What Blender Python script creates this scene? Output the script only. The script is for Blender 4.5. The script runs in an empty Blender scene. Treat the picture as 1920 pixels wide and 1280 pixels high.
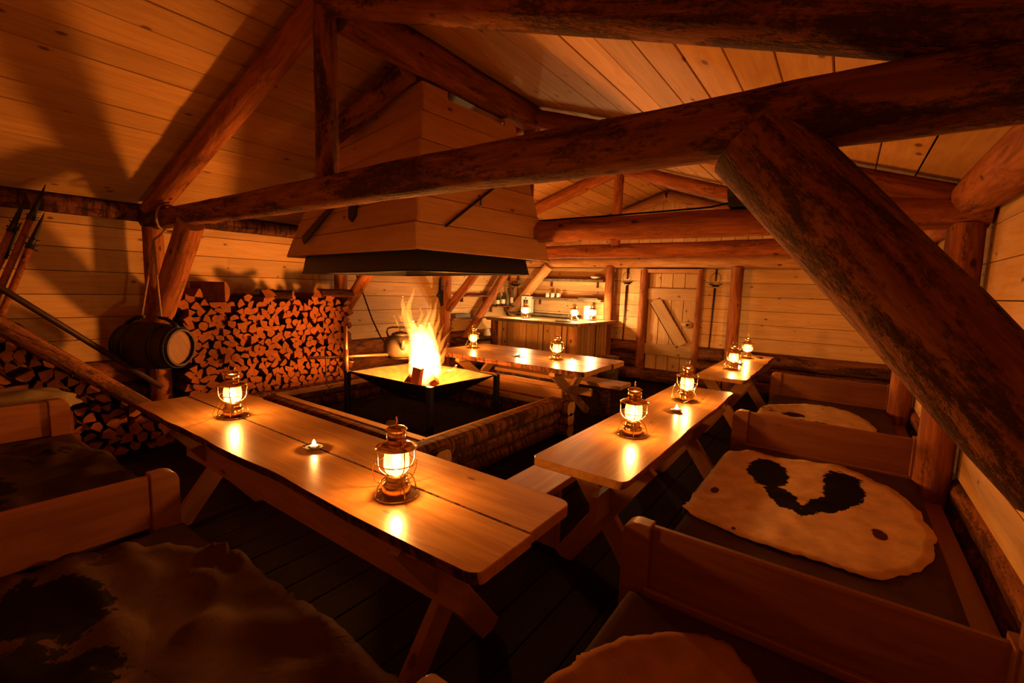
import bpy, bmesh, math, random
from mathutils import Vector, Matrix, noise, Euler
random.seed(7)
PI = math.pi
scn = bpy.context.scene
C = scn.collection

# ------------------------------------------------------------------ camera
def make_camera():
    yaw, tilt, roll = (math.radians(a) for a in (35.553, 6.670, -1.880))
    fw = Vector((-math.sin(yaw) * math.cos(tilt), math.cos(yaw) * math.cos(tilt), -math.sin(tilt)))
    rt = Vector((math.cos(yaw), math.sin(yaw), 0))
    dn = fw.cross(rt)
    r2 = rt * math.cos(roll) + dn * math.sin(roll)
    d2 = dn * math.cos(roll) - rt * math.sin(roll)
    cam = bpy.data.cameras.new('camera')
    cam.sensor_width = 36.0
    cam.lens = 865.616 / 1920 * 36.0
    cam.clip_start = 0.05
    o = bpy.data.objects.new('camera', cam)
    m = Matrix((r2, -d2, -fw)).transposed().to_4x4()
    m.translation = Vector((0, 0, 1.65))
    o.matrix_world = m
    C.objects.link(o)
    scn.camera = o
make_camera()

# ------------------------------------------------------------------ world and exposure
w = bpy.data.worlds.new('night')
scn.world = w
w.use_nodes = True
bg = w.node_tree.nodes['Background']
bg.inputs[0].default_value = (0.02, 0.03, 0.06, 1)
bg.inputs[1].default_value = 0.02
scn.view_settings.view_transform = 'Standard'
scn.view_settings.look = 'None'
scn.view_settings.exposure = 0.0
scn.view_settings.gamma = 1.0
scn.view_settings.use_curve_mapping = False
scn.cycles.use_denoising = True
scn.cycles.adaptive_threshold = 0.12
scn.cycles.max_bounces = 5
scn.cycles.diffuse_bounces = 3
scn.cycles.glossy_bounces = 2
scn.cycles.transparent_max_bounces = 8
scn.cycles.caustics_reflective = False
scn.cycles.caustics_refractive = False
scn.cycles.sample_clamp_indirect = 3.0

FLAME = (1.0, 0.31, 0.045)      # colour of firelight
OIL = (1.0, 0.40, 0.09)        # colour of lamp oil light
FIRE_W = 300.0
LANTERN_W = 26.0
CANDLE_W = 3.0

# ------------------------------------------------------------------ materials
def newmat(name):
    m = bpy.data.materials.new(name)
    m.use_nodes = True
    return m, m.node_tree, m.node_tree.nodes['Principled BSDF']

def N(nt, t, **kw):
    n = nt.nodes.new(t)
    for k, v in kw.items():
        setattr(n, k, v)
    return n

def math_node(nt, op, a, b=None, c=None):
    n = N(nt, 'ShaderNodeMath', operation=op)
    for i, v in enumerate((a, b, c)):
        if v is None:
            continue
        if isinstance(v, (int, float)):
            n.inputs[i].default_value = v
        else:
            nt.links.new(v, n.inputs[i])
    return n.outputs[0]

def mixcol(nt, fac, a, b):
    n = N(nt, 'ShaderNodeMix', data_type='RGBA')
    for sock, v in ((n.inputs[0], fac), (n.inputs[6], a), (n.inputs[7], b)):
        if isinstance(v, (int, float)):
            sock.default_value = v
        elif isinstance(v, tuple):
            sock.default_value = (*v, 1) if len(v) == 3 else v
        else:
            nt.links.new(v, sock)
    return n.outputs[2]

def coords(nt, scale, rnd=True):
    tc = N(nt, 'ShaderNodeTexCoord')
    out = tc.outputs['Object']
    if rnd:
        oi = N(nt, 'ShaderNodeObjectInfo')
        cb = N(nt, 'ShaderNodeCombineXYZ')
        for i, k in enumerate((31.0, 57.0, 83.0)):
            nt.links.new(math_node(nt, 'MULTIPLY', oi.outputs['Random'], k), cb.inputs[i])
        va = N(nt, 'ShaderNodeVectorMath', operation='ADD')
        nt.links.new(out, va.inputs[0])
        nt.links.new(cb.outputs[0], va.inputs[1])
        out = va.outputs[0]
    mp = N(nt, 'ShaderNodeMapping')
    mp.inputs['Scale'].default_value = scale
    nt.links.new(out, mp.inputs[0])
    return mp.outputs[0]

def noise_tex(nt, vec, scale, detail=3.0, rough=0.55, dist=0.0):
    n = N(nt, 'ShaderNodeTexNoise')
    n.inputs['Scale'].default_value = scale
    n.inputs['Detail'].default_value = detail
    n.inputs['Roughness'].default_value = rough
    n.inputs['Distortion'].default_value = dist
    nt.links.new(vec, n.inputs['Vector'])
    return n.outputs['Fac']

def ramp(nt, fac, lo, hi):
    n = N(nt, 'ShaderNodeMapRange')
    n.interpolation_type = 'SMOOTHSTEP'
    n.inputs[1].default_value = lo
    n.inputs[2].default_value = hi
    nt.links.new(fac, n.inputs[0])
    return n.outputs[0]

def bump(nt, bsdf, height, strength=0.3, dist=0.01):
    b = N(nt, 'ShaderNodeBump')
    b.inputs['Strength'].default_value = strength
    b.inputs['Distance'].default_value = dist
    nt.links.new(height, b.inputs['Height'])
    nt.links.new(b.outputs[0], bsdf.inputs['Normal'])

def wood(name, light, dark, knot=(0.10, 0.03, 0.010), rough=0.6, coat=0.0, knots=0.085, tint=0.25, kscale=(2.6, 5.2, 5.2), spec=0.35):
    """sawn boards, the grain runs along local x"""
    m, nt, b = newmat(name)
    v = coords(nt, (1.0, 9.0, 9.0))
    g = noise_tex(nt, v, 1.6, 4, 0.6, 1.2)
    v2 = coords(nt, (1.5, 70.0, 70.0))
    f = noise_tex(nt, v2, 1.0, 2)
    g2 = math_node(nt, 'ADD', math_node(nt, 'MULTIPLY', g, 0.75), math_node(nt, 'MULTIPLY', f, 0.25))
    col = mixcol(nt, ramp(nt, g2, 0.33, 0.68), dark, light)
    oi = N(nt, 'ShaderNodeObjectInfo')
    darker = tuple(c * (1 - tint) for c in light)
    n2 = N(nt, 'ShaderNodeMix', data_type='RGBA', blend_type='MULTIPLY')
    nt.links.new(col, n2.inputs[6])
    n2.inputs[0].default_value = 1.0
    sh = math_node(nt, 'MULTIPLY_ADD', oi.outputs['Random'], tint, 1 - tint)
    cc = N(nt, 'ShaderNodeCombineColor')
    for i in range(3):
        nt.links.new(sh, cc.inputs[i])
    nt.links.new(cc.outputs[0], n2.inputs[7])
    col = n2.outputs[2]
    kv = coords(nt, kscale)
    vo = N(nt, 'ShaderNodeTexVoronoi')
    vo.inputs['Scale'].default_value = 1.0
    nt.links.new(kv, vo.inputs['Vector'])
    kd = vo.outputs['Distance']
    k = math_node(nt, 'SUBTRACT', 1.0, ramp(nt, kd, knots * 0.75, knots * 1.25))
    halo = math_node(nt, 'SUBTRACT', 1.0, ramp(nt, kd, knots, knots * 2.6))
    col = mixcol(nt, math_node(nt, 'MULTIPLY', halo, 0.3), col, tuple(c * 0.75 for c in dark))
    col = mixcol(nt, math_node(nt, 'MULTIPLY', k, 0.85), col, knot)
    nt.links.new(col, b.inputs['Base Color'])
    b.inputs['Roughness'].default_value = rough
    b.inputs['Specular IOR Level'].default_value = spec
    b.inputs['Coat Weight'].default_value = coat
    b.inputs['Coat Roughness'].default_value = 0.18

    return m

def logmat(name, base, streak, bark, amount=0.55, rough=0.75, ring=False):
    """peeled or barked round timber, the trunk runs along local x"""
    m, nt, b = newmat(name)
    v = coords(nt, (1.0, 7.0, 7.0))
    s = noise_tex(nt, v, 2.2, 6, 0.68, 1.0)
    col = mixcol(nt, ramp(nt, s, 0.36, 0.64), streak, base)
    v3 = coords(nt, (0.7, 3.6, 3.6))
    p = noise_tex(nt, v3, 1.9, 5, 0.72, 0.7)
    v4 = coords(nt, (1.0, 1.8, 1.8))
    sp = noise_tex(nt, v4, 34.0, 4, 0.75)
    pp = math_node(nt, 'ADD', p, math_node(nt, 'MULTIPLY', math_node(nt, 'SUBTRACT', sp, 0.5), 0.45))
    pm = math_node(nt, 'MULTIPLY', ramp(nt, pp, amount, amount + 0.16), 0.92)
    col = mixcol(nt, pm, col, bark)
    v6 = coords(nt, (1.2, 40.0, 40.0))
    fine = noise_tex(nt, v6, 1.0, 3, 0.6)
    col = mixcol(nt, math_node(nt, 'MULTIPLY', ramp(nt, fine, 0.52, 0.75), 0.45), col, bark)
    kv = coords(nt, (3.0, 5.5, 5.5))
    vo = N(nt, 'ShaderNodeTexVoronoi')
    vo.inputs['Scale'].default_value = 1.0
    nt.links.new(kv, vo.inputs['Vector'])
    k = math_node(nt, 'SUBTRACT', 1.0, ramp(nt, vo.outputs['Distance'], 0.06, 0.13))
    col = mixcol(nt, math_node(nt, 'MULTIPLY', k, 0.9), col, (0.04, 0.014, 0.006))
    if ring:
        v5 = coords(nt, (16.0, 3.0, 3.0))
        r = noise_tex(nt, v5, 1.6, 3, 0.6, 0.6)
        col = mixcol(nt, math_node(nt, 'MULTIPLY', ramp(nt, r, 0.42, 0.60), 0.9), col, bark)
    nt.links.new(col, b.inputs['Base Color'])
    b.inputs['Roughness'].default_value = rough
    b.inputs['Specular IOR Level'].default_value = 0.2
    hgt = math_node(nt, 'ADD', math_node(nt, 'MULTIPLY', pm, 0.6), math_node(nt, 'MULTIPLY', s, 0.8))
    bump(nt, b, hgt, 0.8, 0.016)
    return m

def plain(name, col, rough=0.5, metal=0.0, vary=0.0, scale=12.0, bmp=0.0):
    m, nt, b = newmat(name)
    b.inputs['Specular IOR Level'].default_value = 0.5 if rough < 0.6 else 0.12
    b.inputs['Roughness'].default_value = rough
    b.inputs['Metallic'].default_value = metal
    v = coords(nt, (1, 1, 1))
    n = noise_tex(nt, v, scale, 4, 0.6)
    dk = tuple(c * (1 - vary) for c in col)
    nt.links.new(mixcol(nt, ramp(nt, n, 0.3, 0.7), dk, col), b.inputs['Base Color'])
    if bmp:
        bump(nt, b, n, bmp, 0.01)
    return m

def emitter(name, col, strength):
    m, nt, b = newmat(name)
    nt.nodes.remove(b)
    e = N(nt, 'ShaderNodeEmission')
    e.inputs[0].default_value = (*col, 1)
    e.inputs[1].default_value = strength
    nt.links.new(e.outputs[0], nt.nodes['Material Output'].inputs['Surface'])
    return m

def flamevol(name, col, strength):
    m, nt, b = newmat(name)
    nt.nodes.remove(b)
    e = N(nt, 'ShaderNodeEmission')
    e.inputs[0].default_value = (*col, 1)
    e.inputs[1].default_value = strength
    nt.links.new(e.outputs[0], nt.nodes['Material Output'].inputs['Volume'])
    return m

def globemat(name, transp, tint):
    m, nt, b = newmat(name)
    nt.nodes.remove(b)
    t = N(nt, 'ShaderNodeBsdfTransparent')
    t.inputs[0].default_value = (1, 0.97, 0.9, 1)
    tr = N(nt, 'ShaderNodeBsdfTranslucent')
    tr.inputs[0].default_value = (*tint, 1)
    gl = N(nt, 'ShaderNodeBsdfGlossy')
    gl.inputs['Roughness'].default_value = 0.08
    m1 = N(nt, 'ShaderNodeMixShader')
    m1.inputs[0].default_value = 1 - transp
    nt.links.new(t.outputs[0], m1.inputs[1])
    nt.links.new(tr.outputs[0], m1.inputs[2])
    m2 = N(nt, 'ShaderNodeMixShader')
    m2.inputs[0].default_value = 0.06
    nt.links.new(m1.outputs[0], m2.inputs[1])
    nt.links.new(gl.outputs[0], m2.inputs[2])
    nt.links.new(m2.outputs[0], nt.nodes['Material Output'].inputs['Surface'])
    return m

M = {}
M['pine'] = wood('pine_boards', (0.68, 0.44, 0.20), (0.56, 0.33, 0.13), rough=0.55, knots=0.10, kscale=(4.6, 8.5, 8.5))
M['roof'] = wood('roof_boards', (0.62, 0.38, 0.15), (0.50, 0.28, 0.10), rough=0.6, knots=0.10, kscale=(3.2, 6.0, 6.0))
M['hood'] = wood('hood_boards', (0.58, 0.32, 0.12), (0.48, 0.24, 0.085), rough=0.6, knots=0.07)
M['door'] = wood('door_boards', (0.58, 0.36, 0.15), (0.46, 0.26, 0.10), rough=0.55, knots=0.10, kscale=(3.6, 6.5, 6.5))
M['table'] = wood('varnished_pine', (0.62, 0.32, 0.09), (0.44, 0.195, 0.05), rough=0.32, coat=0.35, knots=0.07, tint=0.12, kscale=(2.6, 6.0, 6.0))
M['tablelegs'] = wood('trestle_pine', (0.44, 0.23, 0.085), (0.33, 0.155, 0.055), rough=0.5, knots=0.08)
M['bunk'] = wood('bunk_boards', (0.30, 0.105, 0.03), (0.22, 0.07, 0.02), rough=0.45, coat=0.1, knots=0.08)
M['floor'] = wood('floor_boards', (0.020, 0.008, 0.004), (0.010, 0.0045, 0.0025), rough=0.75, knots=0.04, spec=0.06)
M['log'] = logmat('peeled_log', (0.36, 0.125, 0.036), (0.20, 0.06, 0.018), (0.07, 0.024, 0.009), 0.56)
M['oldlog'] = logmat('weathered_log', (0.29, 0.11, 0.034), (0.17, 0.056, 0.018), (0.04, 0.015, 0.007), 0.455)
M['palelog'] = logmat('pale_log', (0.54, 0.29, 0.11), (0.38, 0.17, 0.055), (0.13, 0.05, 0.018), 0.60)
M['bark'] = logmat('bark_log', (0.22, 0.075, 0.026), (0.12, 0.04, 0.015), (0.03, 0.012, 0.006), 0.50, 0.85, ring=True)
M['cut'] = wood('cut_log_end', (0.50, 0.29, 0.13), (0.40, 0.21, 0.085), rough=0.7, knots=0.03)
M['billet_end'] = plain('split_wood_end', (0.30, 0.095, 0.028), 0.75, vary=0.3, scale=22, bmp=0.3)
M['billet_side'] = plain('split_wood_side', (0.19, 0.06, 0.02), 0.8, vary=0.4, scale=16, bmp=0.4)
M['billet_bark'] = plain('billet_bark', (0.055, 0.02, 0.009), 0.9, vary=0.5, scale=20, bmp=0.6)
M['brass'] = plain('lantern_brass', (0.95, 0.72, 0.38), 0.18, 1.0, 0.12, 8)
M['copper'] = plain('lantern_copper', (0.93, 0.63, 0.32), 0.18, 1.0, 0.15, 8)
M['iron'] = plain('black_iron', (0.025, 0.022, 0.02), 0.5, 0.6, 0.4, 10)
M['blackmetal'] = plain('black_sheet', (0.012, 0.011, 0.01), 0.55, 0.0, 0.3, 6)
M['rust'] = plain('rusty_steel', (0.33, 0.17, 0.08), 0.5, 0.4, 0.45, 9, 0.15)
M['pipe'] = plain('steel_pipe', (0.55, 0.30, 0.16), 0.32, 0.8, 0.3, 14)
M['seat'] = plain('brown_canvas', (0.06, 0.024, 0.013), 0.9, 0, 0.25, 7, 0.3)
M['ash'] = plain('ash_bed', (0.05, 0.045, 0.04), 0.95, 0, 0.6, 60, 0.8)
M['ember'] = emitter('ember', (1.0, 0.25, 0.03), 6.0)
M['flame'] = flamevol('fire_flame', (1.0, 0.42, 0.10), 32.0)
M['flame_soft'] = flamevol('fire_flame_thin', (1.0, 0.29, 0.035), 18.0)
M['wick'] = flamevol('lamp_flame', (1.0, 0.55, 0.18), 3000.0)
M['globe'] = globemat('frosted_globe', 0.74, (0.50, 0.37, 0.19))
M['globe_clear'] = globemat('clear_globe', 0.90, (1.0, 0.82, 0.5))
M['rope'] = plain('hemp_rope', (0.36, 0.22, 0.11), 0.9, 0, 0.4, 90, 0.6)
M['barrel'] = wood('dark_oak', (0.04, 0.013, 0.006), (0.02, 0.007, 0.004), rough=0.55, knots=0.02)
M['head'] = wood('cask_head', (0.22, 0.10, 0.035), (0.13, 0.055, 0.02), rough=0.6, knots=0.03)
M['kettle'] = plain('grey_enamel', (0.085, 0.065, 0.045), 0.45, 0.2, 0.3, 5)
M['cable'] = plain('black_cable', (0.015, 0.012, 0.01), 0.6)
M['speaker'] = plain('black_plastic', (0.012, 0.014, 0.015), 0.5, 0, 0.2, 40)
M['bottle'] = plain('dark_glass', (0.03, 0.025, 0.012), 0.08)
M['bottle_clear'] = plain('green_glass', (0.10, 0.09, 0.06), 0.06)
M['bottle_label'] = plain('paper_label', (0.72, 0.60, 0.45), 0.7)
M['redcap'] = plain('red_cap', (0.6, 0.05, 0.03), 0.4)
M['white'] = plain('white_china', (0.82, 0.78, 0.70), 0.35)
M['paper'] = plain('white_paper', (0.80, 0.76, 0.68), 0.8)
M['darkprint'] = plain('dark_print', (0.02, 0.03, 0.025), 0.3)
M['stonegrey'] = plain('grey_box', (0.10, 0.095, 0.085), 0.7)
M['wax'] = plain('candle_wax', (0.85, 0.72, 0.5), 0.4)
M['dish'] = plain('tin_dish', (0.45, 0.45, 0.42), 0.25, 0.9)
M['greymoss'] = plain('grey_bark', (0.16, 0.12, 0.075), 0.9, 0, 0.5, 14, 0.7)

# ------------------------------------------------------------------ mesh helpers
MESH = {}
def wm(o):
    m = o.matrix_basis.copy()
    if o.parent:
        m = wm(o.parent) @ o.matrix_parent_inverse @ m
    return m

def setp(o, parent):
    if parent is not None:
        o.parent = parent
        o.matrix_parent_inverse = wm(parent).inverted()

def mk(name, me, parent=None, mat=None, matrix=None):
    o = bpy.data.objects.new(name, me)
    C.objects.link(o)
    if mat is not None and me is not None and len(me.materials) == 0:
        me.materials.append(M[mat] if isinstance(mat, str) else mat)
    if matrix is not None:
        o.matrix_basis = matrix
    setp(o, parent)
    return o

def thing(name, label, cat, loc=(0, 0, 0), rz=0.0, group=None):
    o = bpy.data.objects.new(name, None)
    C.objects.link(o)
    o.empty_display_size = 0.1
    o.location = loc
    o.rotation_euler = (0, 0, rz)
    o.matrix_basis = Matrix.Translation(loc) @ Matrix.Rotation(rz, 4, 'Z')
    return tag(o, label, cat, group)

def tag(o, label, cat, group=None):
    o['label'] = label
    o['category'] = cat
    if group:
        o['group'] = group
    return o

def struct(name, label, cat, loc=(0, 0, 0)):
    o = thing(name, label, cat, loc)
    o['kind'] = 'structure'
    return o

def pydata(name, verts, faces, smooth=False, fm=None, mats=()):
    me = bpy.data.meshes.new(name)
    me.from_pydata([tuple(v) for v in verts], [], faces)
    for k in mats:
        me.materials.append(M[k])
    if fm:
        for p, i in zip(me.polygons, fm):
            p.material_index = i
    if smooth is True:
        for p in me.polygons:
            p.use_smooth = True
    elif smooth:
        for p, s in zip(me.polygons, smooth):
            p.use_smooth = s
    me.update()
    return me

def frame(p0, xdir, up):
    x = Vector(xdir).normalized()
    z = Vector(up)
    y = z.cross(x)
    if y.length < 1e-5:
        y = Vector((0, 1, 0)).cross(x)
    y.normalize()
    z = x.cross(y).normalized()
    m = Matrix((x, y, z)).transposed().to_4x4()
    m.translation = Vector(p0)
    return m

def board_mesh(L, W, T, c=0.004, mat=None):
    """length along x from 0, width along y centred, top face at z=0"""
    key = ('b', round(L, 3), round(W, 3), round(T, 3), round(c, 4), mat)
    if key in MESH:
        return MESH[key]
    hw = W / 2
    prof = [(-hw + c, 0), (hw - c, 0), (hw, -c), (hw, -T + c), (hw - c, -T), (-hw + c, -T), (-hw, -T + c), (-hw, -c)]
    n = len(prof)
    vs = [(0, y, z) for y, z in prof] + [(L, y, z) for y, z in prof]
    fs = [(i, i + n, (i + 1) % n + n, (i + 1) % n) for i in range(n)]
    fs = [tuple(reversed(f)) for f in fs]
    fs += [tuple(range(n)), tuple(range(2 * n - 1, n - 1, -1))]
    me = pydata('board', vs, fs)
    bm = bmesh.new(); bm.from_mesh(me); bmesh.ops.recalc_face_normals(bm, faces=bm.faces); bm.to_mesh(me); bm.free()
    MESH[key] = me
    if mat:
        me.materials.append(M[mat])
    return me

def board(name, p0, p1, W, T, up, mat, parent=None, c=0.004):
    p0, p1 = Vector(p0), Vector(p1)
    me = board_mesh((p1 - p0).length, W, T, c, mat)
    return mk(name, me, parent, None, frame(p0, p1 - p0, up))

def box(name, lo, hi, mat, parent=None, c=0.004):
    """axis-aligned box with softened long edges, the long side is local x"""
    lo, hi = Vector(lo), Vector(hi)
    s = hi - lo
    ax = max(range(3), key=lambda i: s[i])
    mid = (lo + hi) / 2
    c = min(c, min(s) * 0.3)
    if ax == 2:
        return board(name, (mid.x + s.x / 2, mid.y, lo.z), (mid.x + s.x / 2, mid.y, hi.z), s.y, s.x, (1, 0, 0), mat, parent, c)
    if ax == 0:
        return board(name, (lo.x, mid.y, hi.z), (hi.x, mid.y, hi.z), s.y, s.z, (0, 0, 1), mat, parent, c)
    return board(name, (mid.x, lo.y, hi.z), (mid.x, hi.y, hi.z), s.x, s.z, (0, 0, 1), mat, parent, c)

def log(name, p0, p1, r0, r1, mat, parent=None, seg=18, wob=0.06, seed=None, flat=None, bend=0.0, up=(0, 0, 1), capmat='cut', lump=0.04):
    """round timber from p0 to p1; flat=(dx,dz,dist) saws a side off"""
    p0, p1 = Vector(p0), Vector(p1)
    L = (p1 - p0).length
    n = max(4, int(L / 0.12))
    sd = random.random() * 100 if seed is None else seed
    vs, fs, sm, fm = [], [], [], []
    for i in range(n + 1):
        t = i / n
        r = r0 + (r1 - r0) * t
        cy = bend * math.sin(PI * t) + wob * r * noise.noise(Vector((t * L * 1.2, sd, 3.1)))
        cz = wob * r * noise.noise(Vector((t * L * 1.2, sd, 9.7)))
        for k in range(seg):
            a = 2 * PI * k / seg
            y, z = math.cos(a), math.sin(a)
            q = r * (1 + lump * noise.noise(Vector((t * L * 3.0, y * 1.5 + sd, z * 1.5))) + lump * 0.6 * noise.noise(Vector((t * L * 9.0, y * 4 + sd, z * 4))))
            yy, zz = y * q, z * q
            if flat:
                d = yy * flat[0] + zz * flat[1]
                lim = flat[2] * r
                if d > lim:
                    yy -= flat[0] * (d - lim)
                    zz -= flat[1] * (d - lim)
            vs.append((t * L, yy + cy, zz + cz))
    for i in range(n):
        for k in range(seg):
            fs.append((i * seg + k, i * seg + (k + 1) % seg, (i + 1) * seg + (k + 1) % seg, (i + 1) * seg + k))
            sm.append(True); fm.append(0)
    b = len(vs)
    vs += vs[:seg]; fs.append(tuple(range(b + seg - 1, b - 1, -1))); sm.append(False); fm.append(1)
    b = len(vs)
    vs += vs[n * seg:(n + 1) * seg]; fs.append(tuple(range(b, b + seg))); sm.append(False); fm.append(1)
    fs = [tuple(reversed(f)) for f in fs]
    me = pydata(name, vs, fs, sm, fm, (mat, capmat))
    bm = bmesh.new(); bm.from_mesh(me); bmesh.ops.recalc_face_normals(bm, faces=bm.faces); bm.to_mesh(me); bm.free()
    return mk(name, me, parent, None, frame(p0, p1 - p0, up))

def tube_into(bm, pts, r, seg=6, closed=False):
    pts = [Vector(p) for p in pts]
    n = len(pts)
    rings = []
    prev = None
    for i, p in enumerate(pts):
        if closed:
            d = pts[(i + 1) % n] - pts[i - 1]
        else:
            d = pts[min(i + 1, n - 1)] - pts[max(i - 1, 0)]
        d.normalize()
        if prev is None:
            u = Vector((0, 0, 1)) if abs(d.z) < 0.9 else Vector((1, 0, 0))
            u = (u - d * u.dot(d)).normalized()
        else:
            u = (prev - d * prev.dot(d)).normalized()
        prev = u
        v = d.cross(u)
        rr = r[i] if isinstance(r, (list, tuple)) else r
        rings.append([bm.verts.new(p + (u * math.cos(2 * PI * k / seg) + v * math.sin(2 * PI * k / seg)) * rr) for k in range(seg)])
    m = n if closed else n - 1
    for i in range(m):
        a, b = rings[i], rings[(i + 1) % n]
        for k in range(seg):
            f = bm.faces.new((a[k], a[(k + 1) % seg], b[(k + 1) % seg], b[k]))
            f.smooth = True
    if not closed:
        bm.faces.new(list(reversed(rings[0])))
        bm.faces.new(rings[-1])

def lathe_into(bm, prof, seg=20, center=(0, 0, 0)):
    c = Vector(center)
    rings = []
    for r, z in prof:
        if r < 1e-5:
            rings.append([bm.verts.new(c + Vector((0, 0, z)))])
        else:
            rings.append([bm.verts.new(c + Vector((r * math.cos(2 * PI * k / seg), r * math.sin(2 * PI * k / seg), z))) for k in range(seg)])
    for a, b in zip(rings, rings[1:]):
        for k in range(seg):
            k2 = (k + 1) % seg
            if len(a) == 1 and len(b) == 1:
                continue
            if len(a) == 1:
                f = bm.faces.new((a[0], b[k2], b[k]))
            elif len(b) == 1:
                f = bm.faces.new((a[k], a[k2], b[0]))
            else:
                f = bm.faces.new((a[k], a[k2], b[k2], b[k]))
            f.smooth = True

def bm_obj(name, bm, mat, parent=None, matrix=None, recalc=True):
    if recalc:
        bmesh.ops.recalc_face_normals(bm, faces=bm.faces)
    me = bpy.data.meshes.new(name)
    bm.to_mesh(me)
    bm.free()
    return mk(name, me, parent, mat, matrix)

def tube(name, pts, r, mat, parent=None, seg=8, closed=False):
    """tube with its origin at the first point"""
    o = Vector(pts[0])
    bm = bmesh.new()
    tube_into(bm, [Vector(p) - o for p in pts], r, seg, closed)
    return bm_obj(name, bm, mat, parent, Matrix.Translation(o))

def lathe(name, prof, mat, parent=None, loc=(0, 0, 0), seg=20, matrix=None):
    bm = bmesh.new()
    lathe_into(bm, prof, seg)
    return bm_obj(name, bm, mat, parent, matrix if matrix is not None else Matrix.Translation(Vector(loc)))

def box_into(bm, lo, hi):
    x0, y0, z0 = lo; x1, y1, z1 = hi
    v = [bm.verts.new(p) for p in ((x0, y0, z0), (x1, y0, z0), (x1, y1, z0), (x0, y1, z0), (x0, y0, z1), (x1, y0, z1), (x1, y1, z1), (x0, y1, z1))]
    for f in ((0, 3, 2, 1), (4, 5, 6, 7), (0, 1, 5, 4), (1, 2, 6, 5), (2, 3, 7, 6), (3, 0, 4, 7)):
        bm.faces.new([v[i] for i in f])

def prism(name, poly, t, mat, parent=None, matrix=None, bevel=0.0):
    """polygon in local xy, thickness along +z"""
    bm = bmesh.new()
    lo = [bm.verts.new((x, y, 0)) for x, y in poly]
    hi = [bm.verts.new((x, y, t)) for x, y in poly]
    bm.faces.new(list(reversed(lo)))
    bm.faces.new(hi)
    n = len(poly)
    for i in range(n):
        bm.faces.new((lo[i], lo[(i + 1) % n], hi[(i + 1) % n], hi[i]))
    if bevel:
        bmesh.ops.bevel(bm, geom=[e for e in bm.edges], offset=bevel, segments=2, affect='EDGES', profile=0.5)
    return bm_obj(name, bm, mat, parent, matrix)

def copy_tree(o, parent=None):
    c = o.copy()
    C.objects.link(c)
    if parent is not None:
        c.parent = parent
    for ch in list(o.children):
        copy_tree(ch, c)
    return c

# ------------------------------------------------------------------ room measures (metres, camera over the origin)
XL, XR, YF, YB = -6.10, 0.68, -0.62, 8.50
XM = -2.71
def roofz(x):
    return 3.45 - 0.33 * abs(x - XM)
PITCH = 0.2255

# ------------------------------------------------------------------ floor
fl = struct('floor', 'dark worn plank floor of the log cabin', 'floor')
x = XL - 0.1
while x < XR + 0.1:
    wdt = 0.205
    board('plank', (x + wdt / 2, YF - 0.1, 0), (x + wdt / 2, YB + 0.1, 0), wdt - 0.006, 0.035, (0, 0, 1), 'floor', fl, 0.003)
    x += wdt
box('subfloor', (XL - 0.2, YF - 0.2, -0.12), (XR + 0.2, YB + 0.2, -0.04), 'floor', fl)

# ------------------------------------------------------------------ walls of horizontal boards over round base logs
def wall(name, label, a, b, inward, ztop, zline, zmin=0.62, gap=None, mat='pine'):
    """a, b: ends of the wall on the ground; inward: unit vector into the room"""
    o = struct(name, label, 'wall')
    a, b, n = Vector((*a, 0)), Vector((*b, 0)), Vector((*inward, 0))
    z = zline
    while z - PITCH > zmin:
        z -= PITCH
    rows = []
    while z < ztop:
        hi = min(z + PITCH, ztop)
        rows.append((z, hi))
        z += PITCH
    for i, (lo, hi) in enumerate(rows):
        zc = (lo + hi) / 2
        cuts = [0.0, 1.0]
        if (b - a).length > 5 and i % 2 == 0:
            cuts = [0.0, 0.34 + 0.3 * random.random(), 1.0]
        d = b - a
        for u0, u1 in zip(cuts, cuts[1:]):
            g = 0.0015 / d.length
            p0, p1 = a + d * (u0 + g), a + d * (u1 - g)
            off = n * random.uniform(-0.002, 0.002)
            board('plank', p0 + Vector((0, 0, zc)) + off, p1 + Vector((0, 0, zc)) + off, hi - lo - 0.005, 0.03, n, mat, o, 0.003)
    bz = rows[0][0]
    # sheathing behind the boards
    s0, s1 = a - n * 0.06, b - n * 0.06
    board('sheathing', s0 + Vector((0, 0, ztop / 2)), s1 + Vector((0, 0, ztop / 2)), ztop, 0.05, n, 'floor', o)
    for k in range(3):
        r = bz / 6 + 0.006
        zc = bz / 3 * (k + 0.5)
        dep = 0.7 if name == 'wall_right' else 0.25
        p0, p1 = a - n * (r * dep), b - n * (r * dep)
        spans = [(0.0, 1.0)]
        if gap and k > 0:
            spans = [(0.0, (gap[0] - a.x) / (b.x - a.x)), ((gap[1] - a.x) / (b.x - a.x), 1.0)]
        for u0, u1 in spans:
            log('base_log', p0.lerp(p1, u0) + Vector((0, 0, zc)), p0.lerp(p1, u1) + Vector((0, 0, zc)), r, r * 0.96, 'oldlog', o, 14)
    return o
wall('wall_left', 'left wall of pale horizontal pine boards above dark base logs', (XL, YF), (XL, YB), (1, 0), 2.30, 1.670)
wall('wall_right', 'right wall of pale horizontal pine boards beside the bunks', (XR, YF), (XR, YB), (-1, 0), 2.30, 1.891, 0.50)
wall('wall_back', 'back wall of pale horizontal pine boards around the door', (XL, YB), (XR, YB), (0, -1), 2.09, 1.8465, 0.62, (-3.06, -2.07))
wall('wall_front', 'front wall of horizontal pine boards behind the viewer', (XL, YF), (XR, YF), (0, 1), 2.30, 1.670)

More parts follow.
